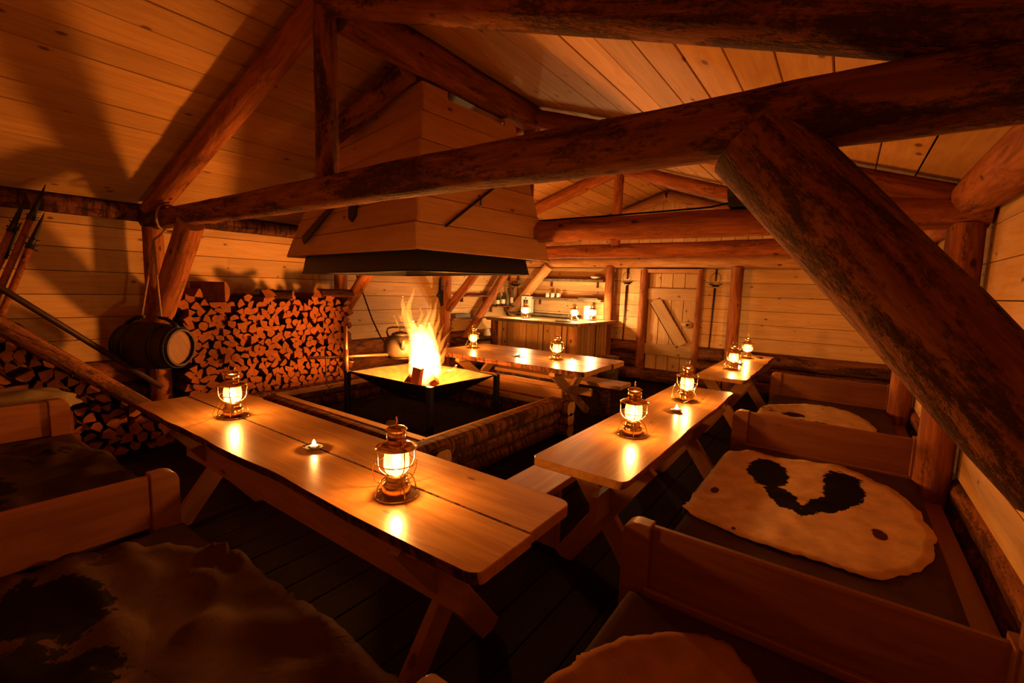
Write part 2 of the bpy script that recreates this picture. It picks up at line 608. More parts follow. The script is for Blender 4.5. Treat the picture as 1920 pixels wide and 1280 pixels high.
# gables of vertical boards
def gable(name, y, n, zlow, lab):
    o = struct(name, lab, 'wall')
    x = XL
    while x < XR - 0.02:
        x2 = min(x + 0.205, XR)
        xm = (x + x2) / 2
        zt = max(min(roofz(x), roofz(x2)), zlow + 0.05)
        zt = roofz(xm) + 0.02
        if zt > zlow + 0.02:
            board('plank', (xm, y, zlow), (xm, y, zt), x2 - x - 0.006, 0.025, (0, n, 0), 'pine', o, 0.003)
        x = x2
    return o
gable('wall_gable', YB, -1, 2.10, 'gable end of upright pine boards under the far roof peak')
gable('wall_gable_front', YF, 1, 2.30, 'gable end of upright pine boards above the front wall')

# ------------------------------------------------------------------ roof boards, running the length of the house
for nm, sgn, x0, pit in (('ceiling_right', 1, 0.082, 0.2125), ('ceiling_left', -1, -3.42, 0.2115)):
    o = struct(nm, 'pine board underside of the %s roof slope' % ('right' if sgn > 0 else 'left'), 'ceiling')
    nrm = Vector((-0.33 * sgn, 0, -1)).normalized()
    xs = []
    x = x0
    if sgn > 0:
        while x < XR + 0.25:
            x += pit
        while x > XM:
            xs.append((max(x - pit, XM), x)); x -= pit
    else:
        while x < XM:
            x += pit
        while x > XL - 0.25:
            xs.append((x - pit, min(x, XM))); x -= pit
    for lo, hi in xs:
        xm = (lo + hi) / 2
        wd = (hi - lo) * math.sqrt(1 + 0.33 ** 2)
        if wd < 0.03:
            continue
        off = random.uniform(0, 0.006)
        cuts = [YF - 0.1, YB + 0.1]
        if random.random() < 0.4:
            cuts = [YF - 0.1, random.uniform(4.5, 7.0), YB + 0.1]
        for y0, y1 in zip(cuts, cuts[1:]):
            board('plank', (xm, y0 + 0.002, roofz(xm) + off), (xm, y1 - 0.002, roofz(xm) + off), wd - 0.007, 0.03, nrm, 'roof', o, 0.003)
    xe = XR + 0.3 if sgn > 0 else XL - 0.3
    xm = (XM + xe) / 2
    board('roof_deck', (xm, YF - 0.15, roofz(xm) + 0.05), (xm, YB + 0.15, roofz(xm) + 0.05), abs(xe - XM) * 1.06, 0.04, nrm, 'floor', o)

# ------------------------------------------------------------------ roof trusses of round timber
def truss(y, lab, rt=0.105, mat='oldlog', king=True, mats=None, braces=(True, True), posts=(True, True), xl=-5.93, seed=1, zt=2.21, tie=True, brr=0.10, rr=0.09, rafters=(True, True)):
    random.seed(seed)
    o = thing('roof_truss', lab, 'truss', (XM, y, 0))
    ms = mats or {}
    g = lambda k: ms.get(k, mat)
    if tie:
        log('tie_beam', (xl - 0.1, y, zt), (XR - 0.02, y, zt), rt * 0.92, rt * 1.06, g('tie'), o, 22, wob=0.12, lump=0.05)
    pz = zt - rt * 0.75
    if posts[0]:
        log('post', (xl, y, 0.0), (xl, y, pz), 0.098, 0.088, g('post'), o, up=(0, 1, 0))
    if posts[1]:
        log('post', (0.565, y, 0.0), (0.565, y, pz), 0.10, 0.092, g('postr'), o, up=(0, 1, 0))
    if braces[0]:
        log('brace', (xl + 0.06, y, 1.22), (xl + 0.97, y, pz), brr * 0.85, brr * 0.8, g('brace'), o)
    if braces[1]:
        log('brace', (0.52, y, 1.20), (-0.30, y, pz + 0.02), brr * 1.05, brr * 1.05, g('bracer'), o, 22)
    if king:
        log('king_post', (XM, y, zt + rt * 0.7), (XM, y, 3.27), 0.077, 0.074, g('king'), o, up=(0, 1, 0), flat=(0.8, 0.6, 0.62))
    if rafters[0]:
        log('rafter', (xl + 0.02, y, roofz(xl) - rr - 0.02), (XM - 0.02, y, roofz(XM) - rr - 0.03), rr, rr * 0.93, g('rafter'), o, wob=0.05)
    if rafters[1]:
        log('rafter', (0.60, y, roofz(0.60) - rr - 0.02), (XM + 0.02, y, roofz(XM) - rr - 0.03), rr, rr * 0.93, g('rafterr'), o, wob=0.05)
    return o
t1 = truss(1.75, 'nearest roof truss with long tie beam crossing the view', 0.10, 'oldlog', seed=3, xl=-5.80, brr=0.135,
           mats={'post': 'log', 'brace': 'log', 'king': 'oldlog', 'rafter': 'log'}, rr=0.095)
t2 = truss(4.00, 'second roof truss carrying the black loudspeaker', 0.105, 'log', seed=4, xl=-5.93, mats={'postr': 'log', 'bracer': 'palelog', 'rafterr': 'log'}, brr=0.10)
t3 = truss(6.25, 'third roof truss with short king post over the back table', 0.10, 'log', seed=5, xl=-6.0, mats={'bracer': 'log'}, brr=0.09)
t4 = truss(8.36, 'farthest roof truss against the back wall', 0.10, 'palelog', seed=6, xl=-5.98, king=False, zt=2.19, braces=(False, False), brr=0.09, posts=(True, False))
log('brace', (-5.95, 8.24, 1.10), (-5.02, 8.24, 2.12), 0.115, 0.11, 'palelog', t4, flat=(0, 1, 0.6))
log('post', (-3.70, 8.33, 0.0), (-3.70, 8.33, 2.11), 0.092, 0.085, 'log', t4, up=(0, 1, 0))
log('post', (-1.47, 8.33, 0.0), (-1.47, 8.33, 2.10), 0.10, 0.092, 'log', t4, up=(0, 1, 0))
random.seed(21)
# diagonal log leaning in the back-left corner between third truss and back wall
log('brace', (-5.92, 6.70, 0.62), (-5.86, 8.02, 2.06), 0.085, 0.085, 'log', t4)
rb = thing('ridge_beam', 'squared ridge beam with bark edge running under the roof peak', 'beam', (XM, 1.7, 3.2))
log('beam', (XM, 1.84, 3.315), (XM, 4.05, 3.315), 0.125, 0.125, 'log', rb, 20, flat=(-1, 0, 0.72), up=(0, 0, 1))
log('short_rafter', (XM - 0.08, 2.46, 3.215), (-3.70, 2.46, 2.915), 0.085, 0.085, 'oldlog', rb)
for (xx, r, lab, mat) in ((XL + 0.12, 0.085, 'bark-flecked wall plate log along the left eave', 'bark'), (XR - 0.10, 0.125, 'thick wall plate log along the right eave', 'log')):
    o = thing('wall_plate', lab, 'beam', (xx, 0, 2.28))
    if xx < 0:
        log('plate_log', (xx, YF + 0.1, 2.28), (xx, YB - 0.1, 2.28), r, r, mat, o)
    else:
        log('plate_log', (xx, YF + 0.1, 2.29), (xx, 3.98, 2.29), r, r * 0.95, mat, o, 20)
        log('plate_log', (xx + 0.02, 4.0, 2.28), (xx + 0.02, YB - 0.1, 2.28), 0.09, 0.09, mat, o)

# ------------------------------------------------------------------ door, swords
YW = YB   # face of the back wall boards
d = struct('door_1', 'plank door with diagonal brace in the back wall', 'door', (-2.54, YW, 0.2))
dx0, dx1, dz0, dz1 = -2.975, -2.12, 0.23, 1.985
for i in range(4):
    wdt = (dx1 - dx0) / 4
    xm = dx0 + wdt * (i + 0.5)
    board('plank', (xm, YW - 0.02, dz0), (xm, YW - 0.02, dz1), wdt - 0.010, 0.03, (0, -1, 0), 'door', d)
board('ledge', (dx0, YW - 0.06, 1.62), (dx1, YW - 0.06, 1.62), 0.21, 0.038, (0, -1, 0), 'door', d, 0.008)
board('ledge', (dx0, YW - 0.06, 0.60), (dx1, YW - 0.06, 0.60), 0.21, 0.038, (0, -1, 0), 'door', d, 0.008)
b0, b1 = Vector((dx0 + 0.14, YW - 0.06, 1.505)), Vector((dx1 - 0.19, YW - 0.06, 0.715))
bdir = (b1 - b0).normalized()
bn = Vector((bdir.z, 0, -bdir.x))
br_ = board('brace', b0, b1, 0.20, 0.038, (0, -1, 0), 'door', d)
for sg in (-1, 1):
    board('bark_edge', b0 + bn * sg * 0.109, b1 + bn * sg * 0.109, 0.017, 0.036, (0, -1, 0), 'bark', br_)
lp = lathe('latch_plate', [(0, 0), (0.085, 0), (0.08, 0.02), (0, 0.03)], 'cut', d, seg=14, matrix=Matrix.Translation((-2.24, YW - 0.02, 1.09)) @ Matrix.Rotation(PI / 2, 4, 'X') @ Matrix.Diagonal((1.3, 0.75, 1, 1)))
lathe('latch_knob', [(0, 0), (0.016, 0), (0.016, 0.03), (0.022, 0.04), (0, 0.05)], 'iron', lp, seg=10, matrix=Matrix.Translation((-2.23, YW - 0.05, 1.09)) @ Matrix.Rotation(PI / 2, 4, 'X'))
tr = struct('trim_1', 'log frame of the plank door', 'door frame', (-2.54, YW, 0))
log('jamb', (dx0 - 0.085, YW - 0.06, 0.15), (dx0 - 0.085, YW - 0.06, 2.05), 0.085, 0.078, 'log', tr, up=(0, 1, 0))
log('jamb', (dx1 + 0.05, YW - 0.06, 0.15), (dx1 + 0.05, YW - 0.06, 2.05), 0.055, 0.05, 'log', tr, up=(0, 1, 0))
board('lintel', (dx0 - 0.1, YW - 0.10, 2.035), (dx1 + 0.08, YW - 0.10, 2.035), 0.07, 0.09, (0, -1, 0), 'palelog', tr)
log('sill', (dx0 - 0.5, YW - 0.16, 0.12), (dx1 + 0.55, YW - 0.16, 0.12), 0.11, 0.11, 'oldlog', tr)

def sword(x, ztop, zbot, lab, side):
    y = YW - 0.03
    o = thing('rapier', lab, 'sword', (x, y, zbot), group='old swords on the back wall')
    dxx = -0.012 if side else 0.0
    tube('blade', [(x, y, ztop - 0.30), (x - 0.02, y, zbot)], [0.018, 0.008], 'barrel', o, 6)
    tube('grip', [(x + 0.004, y, ztop - 0.02), (x, y, ztop - 0.18)], 0.013, 'iron', o, 8)
    tube('cross_guard', [(x - 0.10, y, ztop - 0.235), (x - 0.04, y, ztop - 0.25), (x, y, ztop - 0.255), (x + 0.06, y, ztop - 0.25), (x + 0.11, y, ztop - 0.225)], 0.008, 'iron', o, 6)
    lathe('shell_guard', [(0.015, 0), (0.05, -0.012), (0.062, -0.03), (0.05, -0.022), (0.015, -0.01)], 'iron', o, (x, y, ztop - 0.25), 12)
    bm = bmesh.new()
    for s in (-1, 1):
        tube_into(bm, [(0, 0, 0), (s * 0.07, -0.01, -0.05), (s * 0.085, -0.015, -0.12), (s * 0.06, -0.01, -0.2), (0, 0, -0.23)], 0.004, 5)
    bm_obj('knuckle_bow', bm, 'iron', o, Matrix.Translation((x, y, ztop - 0.03)))
    lathe('pommel', [(0, 0.03), (0.014, 0.022), (0.02, 0.0), (0.013, -0.02), (0, -0.024)], 'iron', o, (x + 0.004, y, ztop - 0.005), 10)
    tube('scabbard_tip', [(x - 0.035, y, zbot + 0.09), (x + 0.005, y, zbot + 0.09)], 0.006, 'iron', o, 5)
sword(-3.41, 2.06, 0.68, 'rapier hanging on the wall between bar post and door', 0)
sword(-1.83, 2.05, 0.60, 'rapier hanging on the wall right of the door', 1)

# ------------------------------------------------------------------ smoke hood
def hood():
    z0 = 1.93
    A, B_, Cc, D = (Vector(p) for p in ((-5.39, 2.92, z0), (-2.755, 2.527, z0), (-2.53, 4.156, z0), (-5.16, 4.55, z0)))
    a, b_, c, d_ = (Vector(p) for p in ((-3.86, 2.60, 3.03), (-2.715, 2.56, 3.165), (-2.66, 3.62, 3.165), (-3.80, 3.70, 3.03)))
    o = thing('smoke_hood', 'large pine board smoke hood hanging above the fire pan', 'hood', (-3.96, 3.54, z0))
    ctr = (A + B_ + Cc + D) / 4
    faces = ((A, B_, a, b_), (B_, Cc, b_, c), (Cc, D, c, d_), (D, A, d_, a))
    rows = 6
    for fi, (p, q, p2, q2) in enumerate(faces):
        nrm = (q - p).cross(p2 - p).normalized()
        if nrm.dot(p - ctr) < 0:
            nrm = -nrm
        for i in range(rows):
            t0, t1 = i / rows + 0.0026, (i + 1) / rows - 0.0026
            l0, l1 = p.lerp(p2, t0), p.lerp(p2, t1)
            r0, r1 = q.lerp(q2, t0), q.lerp(q2, t1)
            org = l0
            fr = frame(org, r0 - l0, nrm)
            inv = fr.inverted()
            off = random.uniform(-0.003, 0.003)
            poly = [(inv @ v) for v in (l0, r0, r1, l1)]
            if fi == 1 and i == rows - 1:
                # slot sawn out of the top board
                k0, k1 = r1.lerp(l1, 0.78), r1.lerp(l1, 0.14)
                h0, h1 = r0.lerp(l0, 0.78), r0.lerp(l0, 0.14)
                n0, n1 = k0.lerp(h0, 0.28), k1.lerp(h1, 0.28)
                poly = [(inv @ v) for v in (l0, r0, r1, k1, n1, n0, k0, l1)]
            vs = [(v.x, v.y, off) for v in poly] + [(v.x, v.y, off - 0.022) for v in poly]
            n = len(poly)
            fs = [tuple(range(n)), tuple(range(2 * n - 1, n - 1, -1))] + [(k, k + n, (k + 1) % n + n, (k + 1) % n) for k in range(n)]
            me = pydata('board', vs, fs)
            bm = bmesh.new(); bm.from_mesh(me); bmesh.ops.recalc_face_normals(bm, faces=bm.faces); bm.to_mesh(me); bm.free()
            mk('plank', me, o, 'hood', fr)
    # black sheet lining flaring out below the boards
    low = []
    for P, z in ((A, 1.735), (B_, 1.765), (Cc, 1.790), (D, 1.765)):
        v = ctr + (P - ctr) * 0.865
        low.append(Vector((v.x, v.y, z)))
    up = []
    for P, z in ((A, 1.95), (B_, 1.95), (Cc, 1.97), (D, 1.95)):
        v = ctr + (P - ctr) * 0.83
        up.append(Vector((v.x, v.y, z)))
    top = [ctr + (P - ctr) * 0.25 + Vector((0, 0, 0.85)) for P in (A, B_, Cc, D)]
    bm = bmesh.new()
    lo = [bm.verts.new(v - ctr) for v in low]; mi = [bm.verts.new(v - ctr) for v in up]; tp = [bm.verts.new(v - ctr) for v in top]
    for i in range(4):
        j = (i + 1) % 4
        bm.faces.new((lo[i], lo[j], mi[j], mi[i]))
        bm.faces.new((mi[i], mi[j], tp[j], tp[i]))
    bm.faces.new(tp)
    sk = bm_obj('metal_lining', bm, 'blackmetal', o, Matrix.Translation(ctr))
    sm = sk.modifiers.new('thick', 'SOLIDIFY'); sm.thickness = 0.006; sm.offset = 0
    for i in range(4):
        j = (i + 1) % 4
        tube('rim', [low[i], low[j]], 0.008, 'iron', sk, 6)
    # battens closing the lower edge of the boards
    for p, q, _, _ in faces:
        inn = (ctr - (p + q) / 2).normalized() * 0.045
        board('bottom_batten', p + inn, q + inn, 0.06, 0.02, (0, 0, -1), 'hood', o)
    return A, B_, Cc, D, a, b_, c, d_
HA, HB, HC, HD, Ha, Hb, Hc, Hd = hood()
def on_face(p, q, p2, q2, u, t, lift):
    l, r = p.lerp(p2, t), q.lerp(q2, t)
    v = l.lerp(r, u)
    n = (q - p).cross(p2 - p).normalized()
    return v + n * lift, n
# oar blade and axe head on the front face, toasting rod on the right face
e0, nf = on_face(HA, HB, Ha, Hb, 0.17, 0.135, 0.03)
e1, _ = on_face(HA, HB, Ha, Hb, 0.38, 0.40, 0.03)
p_ = thing('wooden_club', 'flat dark wooden club hung slanting on the left of the hood', 'club', e0)
dd = (e1 - e0)
L = dd.length
prism('shaft', [(0, -0.045), (L * 0.45, -0.035), (L, -0.022), (L, 0.022), (L * 0.45, 0.035), (0, 0.045), (-0.02, 0.0)], 0.022, 'barrel', p_, frame(e0, dd, nf), 0.005)
a0, _ = on_face(HA, HB, Ha, Hb, 0.555, 0.30, 0.012)
p_ = thing('axe_head', 'black iron axe head hung on the hood front', 'axe head', a0)
prism('blade', [(-0.085, -0.05), (-0.03, -0.085), (0.05, -0.03), (0.10, 0.09), (0.09, 0.15), (-0.02, 0.12), (-0.075, 0.03)], 0.018, 'iron', p_, frame(a0, (HB - HA), nf), 0.004)
prism('socket', [(0.02, 0.12), (0.09, 0.15), (0.105, 0.22), (0.04, 0.20)], 0.03, 'iron', p_, frame(a0, (HB - HA), nf), 0.004)
r0, nr = on_face(HB, HC, Hb, Hc, 0.17, 0.16, 0.02)
r1, _ = on_face(HB, HC, Hb, Hc, 0.64, 0.52, 0.02)
p_ = thing('iron_skewer', 'thin iron skewer hung slanting on the right of the hood', 'skewer', r0)
tube('rod', [r0, r1], 0.011, 'iron', p_, 6)
hk = r0.lerp(r1, 0.62)
ud = Vector((0, 0, 1))
tube('hook', [hk + ud * 0.04 - (r1 - r0).normalized() * 0.02, hk + nr * 0.02, hk - ud * 0.05, hk - ud * 0.06 + (r1 - r0).normalized() * 0.03], 0.006, 'iron', p_, 5)

# ------------------------------------------------------------------ fire pit: log frame, ash bed
pit = thing('fire_pit', 'square pit of stacked bark logs around the fire', 'fire pit', (-3.75, 3.5, 0))
px0, px1, py0, py1 = -5.02, -2.53, 2.46, 4.48
random.seed(31)
for k in range(3):
    zc = (0.075, 0.205, 0.335)[k]
    r = (0.074, 0.076, 0.090)[k]
    e = 0.17
    fr_ = (0, 1, 0.8) if k == 2 else None
    log('frame_log', (px0 - e, py0, zc), (px1 + e, py0, zc), r * 1.05, r, 'bark', pit, wob=0.05, flat=fr_)
    log('frame_log', (px0 - e, py1, zc), (px1 + e, py1, zc), r, r, 'bark', pit, wob=0.05, flat=fr_)
    zc2 = zc + (0.02 if k < 2 else 0.03)
    log('frame_log', (px0, py0 - e, zc2), (px0, py1 + e, zc2), r, r, 'bark', pit, wob=0.05, flat=fr_)
    log('frame_log', (px1, py0 - e, zc2), (px1, py1 + e, zc2), r * 1.1, r, 'bark', pit, wob=0.05, flat=fr_)
# sawn rails on the inner edge of the frame
board('rail', (px0, py0 + 0.075, 0.415), (px1 - 0.06, py0 + 0.075, 0.415), 0.085, 0.05, (0, 0, 1), 'cut', pit)
board('rail', (px1 - 0.075, py0 + 0.05, 0.425), (px1 - 0.075, py1, 0.425), 0.085, 0.05, (0, 0, 1), 'cut', pit)
board('rail', (px0 + 0.075, py0 + 0.05, 0.425), (px0 + 0.075, py1, 0.425), 0.085, 0.05, (0, 0, 1), 'cut', pit)
board('rail', (px0, py1 - 0.09, 0.40), (px1 - 0.08, py1 - 0.09, 0.40), 0.085, 0.05, (0, 0, 1), 'cut', pit)
board('kerb_board', (px0 + 0.2, py1 - 0.03, 0.47), (px1 + 0.05, py1 - 0.03, 0.47), 0.135, 0.035, (0, -1, 0), 'tablelegs', pit)
bm = bmesh.new()
bmesh.ops.create_grid(bm, x_segments=40, y_segments=40, size=0.5)
for v in bm.verts:
    v.co.x *= (px1 - px0 - 0.12); v.co.y *= (py1 - py0 - 0.12)
    v.co.z = 0.03 * noise.noise(v.co * 5) + 0.015 * noise.noise(v.co * 21)
bm_obj('ash_bed', bm, 'ash', pit, Matrix.Translation(((px0 + px1) / 2, (py0 + py1) / 2, 0.14)))

for (qx, qy, qz, ql, qa, lab) in ((-3.72, 2.86, 0.175, 0.34, 0.5, 'flat wood offcut lying on the ash before the pan'), (-3.60, 2.95, 0.215, 0.26, 2.3, 'short wood offcut lying across another on the ash')):
    o = mk('wood_offcut', board_mesh(ql, 0.09, 0.035, 0.004, 'tablelegs'), None, None, Matrix.Translation((qx, qy, qz)) @ Matrix.Rotation(qa, 4, 'Z'))
    tag(o, lab, 'offcut')

# ------------------------------------------------------------------ fire pan on four legs
pan = thing('fire_pan', 'square steel fire pan on four black legs with rusty bowl', 'fire pan', (-3.81, 3.63, 0.12))
rim = [Vector(p) for p in ((-4.45, 3.09, 0.655), (-3.23, 3.16, 0.645), (-3.16, 4.12, 0.65), (-4.40, 4.16, 0.65))]
ctr = sum(rim, Vector()) / 4
bot = [Vector((ctr.x + (p.x - ctr.x) * 0.30, ctr.y + (p.y - ctr.y) * 0.30, 0.36)) for p in rim]
def tray(name, off, mat, flip):
    bm = bmesh.new()
    ins = lambda p, k, dz: Vector((ctr.x + (p.x - ctr.x) * k, ctr.y + (p.y - ctr.y) * k, p.z + dz)) - ctr
    r_ = [bm.verts.new(ins(p, 1 - off * 0.6, 0)) for p in rim]
    b2 = [bm.verts.new(ins(p, 1, off)) for p in bot]
    for i in range(4):
        j = (i + 1) % 4
        bm.faces.new((r_[i], r_[j], b2[j], b2[i]))
    bm.faces.new(b2)
    return bm_obj(name, bm, mat, pan, Matrix.Translation(ctr))
tray('bowl_inside', 0.008, 'rust', False)
tray('bowl_outside', 0.0, 'iron', True)
for i in range(4):
    j = (i + 1) % 4
    tube('rim_bar', [rim[i], rim[j]], 0.008, 'iron', pan, 6)
for p in rim:
    dirv = Vector((p.x - ctr.x, p.y - ctr.y, 0)).normalized() * 0.012
    q = p + dirv
    box('leg', (q.x - 0.028, q.y - 0.028, 0.11), (q.x + 0.028, q.y + 0.028, p.z + 0.012), 'iron', pan)

# pot crane at the left corner of the pan
cr = thing('pot_crane', 'copper-coloured pipe crane standing at the pan corner', 'crane', (-4.46, 3.08, 0.65))
base = Vector((-4.475, 3.075, 0.665))
tube('upright', [base, base + Vector((0, 0, 0.50))], 0.021, 'pipe', cr, 12)
lathe('sleeve', [(0.021, 0), (0.029, 0), (0.029, 0.24), (0.021, 0.24)], 'pipe', cr, base + Vector((0, 0, 0.0)), 12)
armz = 0.825
k0 = Vector((-4.62, 2.72, armz)); k1 = Vector((-4.40, 3.72, armz - 0.03))
tube('arm', [k0, k1], 0.016, 'pipe', cr, 10)
bm = bmesh.new()
tube_into(bm, [Vector((0.15 * math.cos(t * PI / 12), 0.15 * math.sin(t * PI / 12), 0)) for t in range(24)], 0.010, 6, True)
for t in range(3):
    a_ = t * PI / 3
    tube_into(bm, [(0.15 * math.cos(a_), 0.15 * math.sin(a_), 0), (-0.15 * math.cos(a_), -0.15 * math.sin(a_), 0)], 0.008, 6)
bm_obj('pot_ring', bm, 'iron', cr, Matrix.Translation((-4.40, 3.80, armz - 0.072)))
tube('clamp_screw', [base + Vector((-0.06, -0.05, 0.10)), base + Vector((0.07, 0.05, 0.10))], 0.007, 'pipe', cr, 6)
ch = Vector((k0.x * 0.55 + base.x * 0.45, k0.y * 0.55 + base.y * 0.45, armz))
tube('hanging_hook', [ch + Vector((0, 0, 0.02)), ch, ch - Vector((0, 0, 0.30)), ch - Vector((-0.02, -0.02, 0.34)), ch - Vector((-0.05, -0.04, 0.31))], 0.006, 'iron', cr, 6)

# kettle on the crane
kt = thing('kettle', 'big grey enamel kettle with bail handle behind the flames', 'kettle', (-4.40, 3.80, armz))
kz = armz - 0.06
lathe('body', [(0, 0), (0.14, 0), (0.17, 0.012), (0.195, 0.04), (0.205, 0.09), (0.205, 0.15), (0.19, 0.205), (0.15, 0.245), (0.115, 0.257), (0.11, 0.265), (0, 0.265)], 'kettle', kt, (-4.40, 3.80, kz), 28)
lathe('lid', [(0.112, 0.0), (0.116, 0.008), (0.10, 0.022), (0.05, 0.038), (0.018, 0.042), (0.014, 0.055), (0.022, 0.062), (0.02, 0.075), (0, 0.08)], 'kettle', kt, (-4.40, 3.80, kz + 0.262), 24)
hv = Vector((0.82, 0.57, 0))
c0 = Vector((-4.40, 3.80, kz))
tube('bail_handle', [c0 + hv * s * 0.155 + Vector((0, 0, zz)) for s, zz in ((-1.0, 0.235), (-1.12, 0.29), (-1.05, 0.335), (-0.7, 0.352), (0, 0.355), (0.7, 0.352), (1.05, 0.335), (1.12, 0.29), (1.0, 0.235))], 0.012, 'iron', kt, 8)
tube('spout', [c0 + Vector((0.16, -0.11, 0.12)), c0 + Vector((0.21, -0.15, 0.16)), c0 + Vector((0.25, -0.18, 0.235))], [0.03, 0.022, 0.016], 'kettle', kt, 10)

# ------------------------------------------------------------------ the fire
FC = Vector((-3.79, 3.60, 0.37))
BILLETS = []
def billet_mesh(kind, L, seed, r=0.055):
    rnd = random.Random(seed)
    pts, bk = [], []
    if kind == 'wedge':
        n = 5
        ang = rnd.uniform(1.0, 1.7)
        pts = [(-r * 0.75, 0)]
        for i in range(n + 1):
            t = -ang / 2 + ang * i / n
            pts.append((-r * 0.75 + r * 1.65 * math.cos(t), r * 1.65 * math.sin(t)))
        bk = [0] + [1] * n + [0]
    elif kind == 'half':
        n = 8
        for i in range(n + 1):
            t = -PI / 2 + PI * i / n
            pts.append((-r * 0.4 + r * 1.1 * math.cos(t), r * 1.1 * math.sin(t)))
        bk = [1] * n + [0]
    elif kind == 'round':
        n = 11
        pts = [(r * 0.82 * math.cos(2 * PI * i / n), r * 0.82 * math.sin(2 * PI * i / n)) for i in range(n)]
        bk = [1] * n
    else:
        pts = [(-r, -r * 0.75), (r * 0.2, -r * 0.95), (r * 1.05, -r * 0.2), (r * 0.75, r * 0.55), (-r * 0.35, r * 0.9)]
        bk = [0, 1, 1, 0, 0]
    pts = [(x * rnd.uniform(0.9, 1.1), y * rnd.uniform(0.9, 1.1)) for x, y in pts]
    n = len(pts)
    vs = [(0, y, z) for y, z in pts] + [(-L, y * rnd.uniform(0.9, 1.05), z * rnd.uniform(0.9, 1.05)) for y, z in pts]
    fs = [(i, (i + 1) % n, (i + 1) % n + n, i + n) for i in range(n)] + [tuple(range(n)), tuple(range(2 * n - 1, n - 1, -1))]
    fm = [2 if b else 1 for b in bk] + [0, 0]
    me = pydata('billet', vs, fs, False, fm, ('billet_end', 'billet_side', 'billet_bark'))
    bm = bmesh.new(); bm.from_mesh(me); bmesh.ops.recalc_face_normals(bm, faces=bm.faces); bm.to_mesh(me); bm.free()
    return me
fire = thing('camp_fire', 'tall blazing fire burning in the steel pan', 'fire', FC)
def tongue(name, pts, rad, mat, seed, parent=fire, seg=12):
    """closed flame tongue through control points with a tapering radius"""
    n = 16
    P = [Vector(p) for p in pts]
    def cr_(t):
        f = t * (len(P) - 1)
        i = min(int(f), len(P) - 2)
        u = f - i
        p0, p1, p2, p3 = P[max(i - 1, 0)], P[i], P[i + 1], P[min(i + 2, len(P) - 1)]
        return 0.5 * ((2 * p1) + (p2 - p0) * u + (2 * p0 - 5 * p1 + 4 * p2 - p3) * u * u + (3 * p1 - p0 - 3 * p2 + p3) * u ** 3)
    def rr_(t):
        f = t * (len(rad) - 1)
        i = min(int(f), len(rad) - 2)
        u = f - i
        return rad[i] * (1 - u) + rad[i + 1] * u
    bm = bmesh.new()
    rings = []
    for i in range(n + 1):
        t = i / n
        c = cr_(t)
        r = rr_(t)
        ring = []
        for k in range(seg):
            a = 2 * PI * k / seg
            q = r * (1 + 0.28 * noise.noise(Vector((math.cos(a) * 1.3 + seed, math.sin(a) * 1.3, t * 5 + seed))))
            ring.append(bm.verts.new(c - P[0] + Vector((math.cos(a) * q, math.sin(a) * q, 0.5 * q * noise.noise(Vector((a, seed, t * 3)))))))
        rings.append(ring)
    for a, b in zip(rings, rings[1:]):
        for k in range(seg):
            f = bm.faces.new((a[k], a[(k + 1) % seg], b[(k + 1) % seg], b[k])); f.smooth = True
    bm.faces.new(list(reversed(rings[0]))); bm.faces.new(rings[-1])
    return bm_obj(name, bm, mat, parent, Matrix.Translation(P[0]))
RV = Vector((0.8137, 0.5812, 0))    # sideways as the flames spread
def fp(s, z, dpt=0.0):
    return FC + RV * s + Vector((-0.58 * dpt, 0.81 * dpt, z - FC.z))
tongue('flame', [fp(0.0, 0.46), fp(0.02, 0.65), fp(0.015, 0.85), fp(-0.01, 1.02), fp(-0.03, 1.20)], [0.10, 0.165, 0.175, 0.125, 0.015], 'flame', 1.3)
tongue('flame', [fp(0.05, 0.5), fp(0.09, 0.75), fp(0.08, 0.98), fp(0.06, 1.22)], [0.07, 0.11, 0.08, 0.010], 'flame', 4.1)
tongue('flame', [fp(-0.05, 0.5, 0.05), fp(-0.08, 0.8, 0.05), fp(-0.08, 1.02), fp(-0.12, 1.24)], [0.06, 0.085, 0.075, 0.012], 'flame', 7.7)
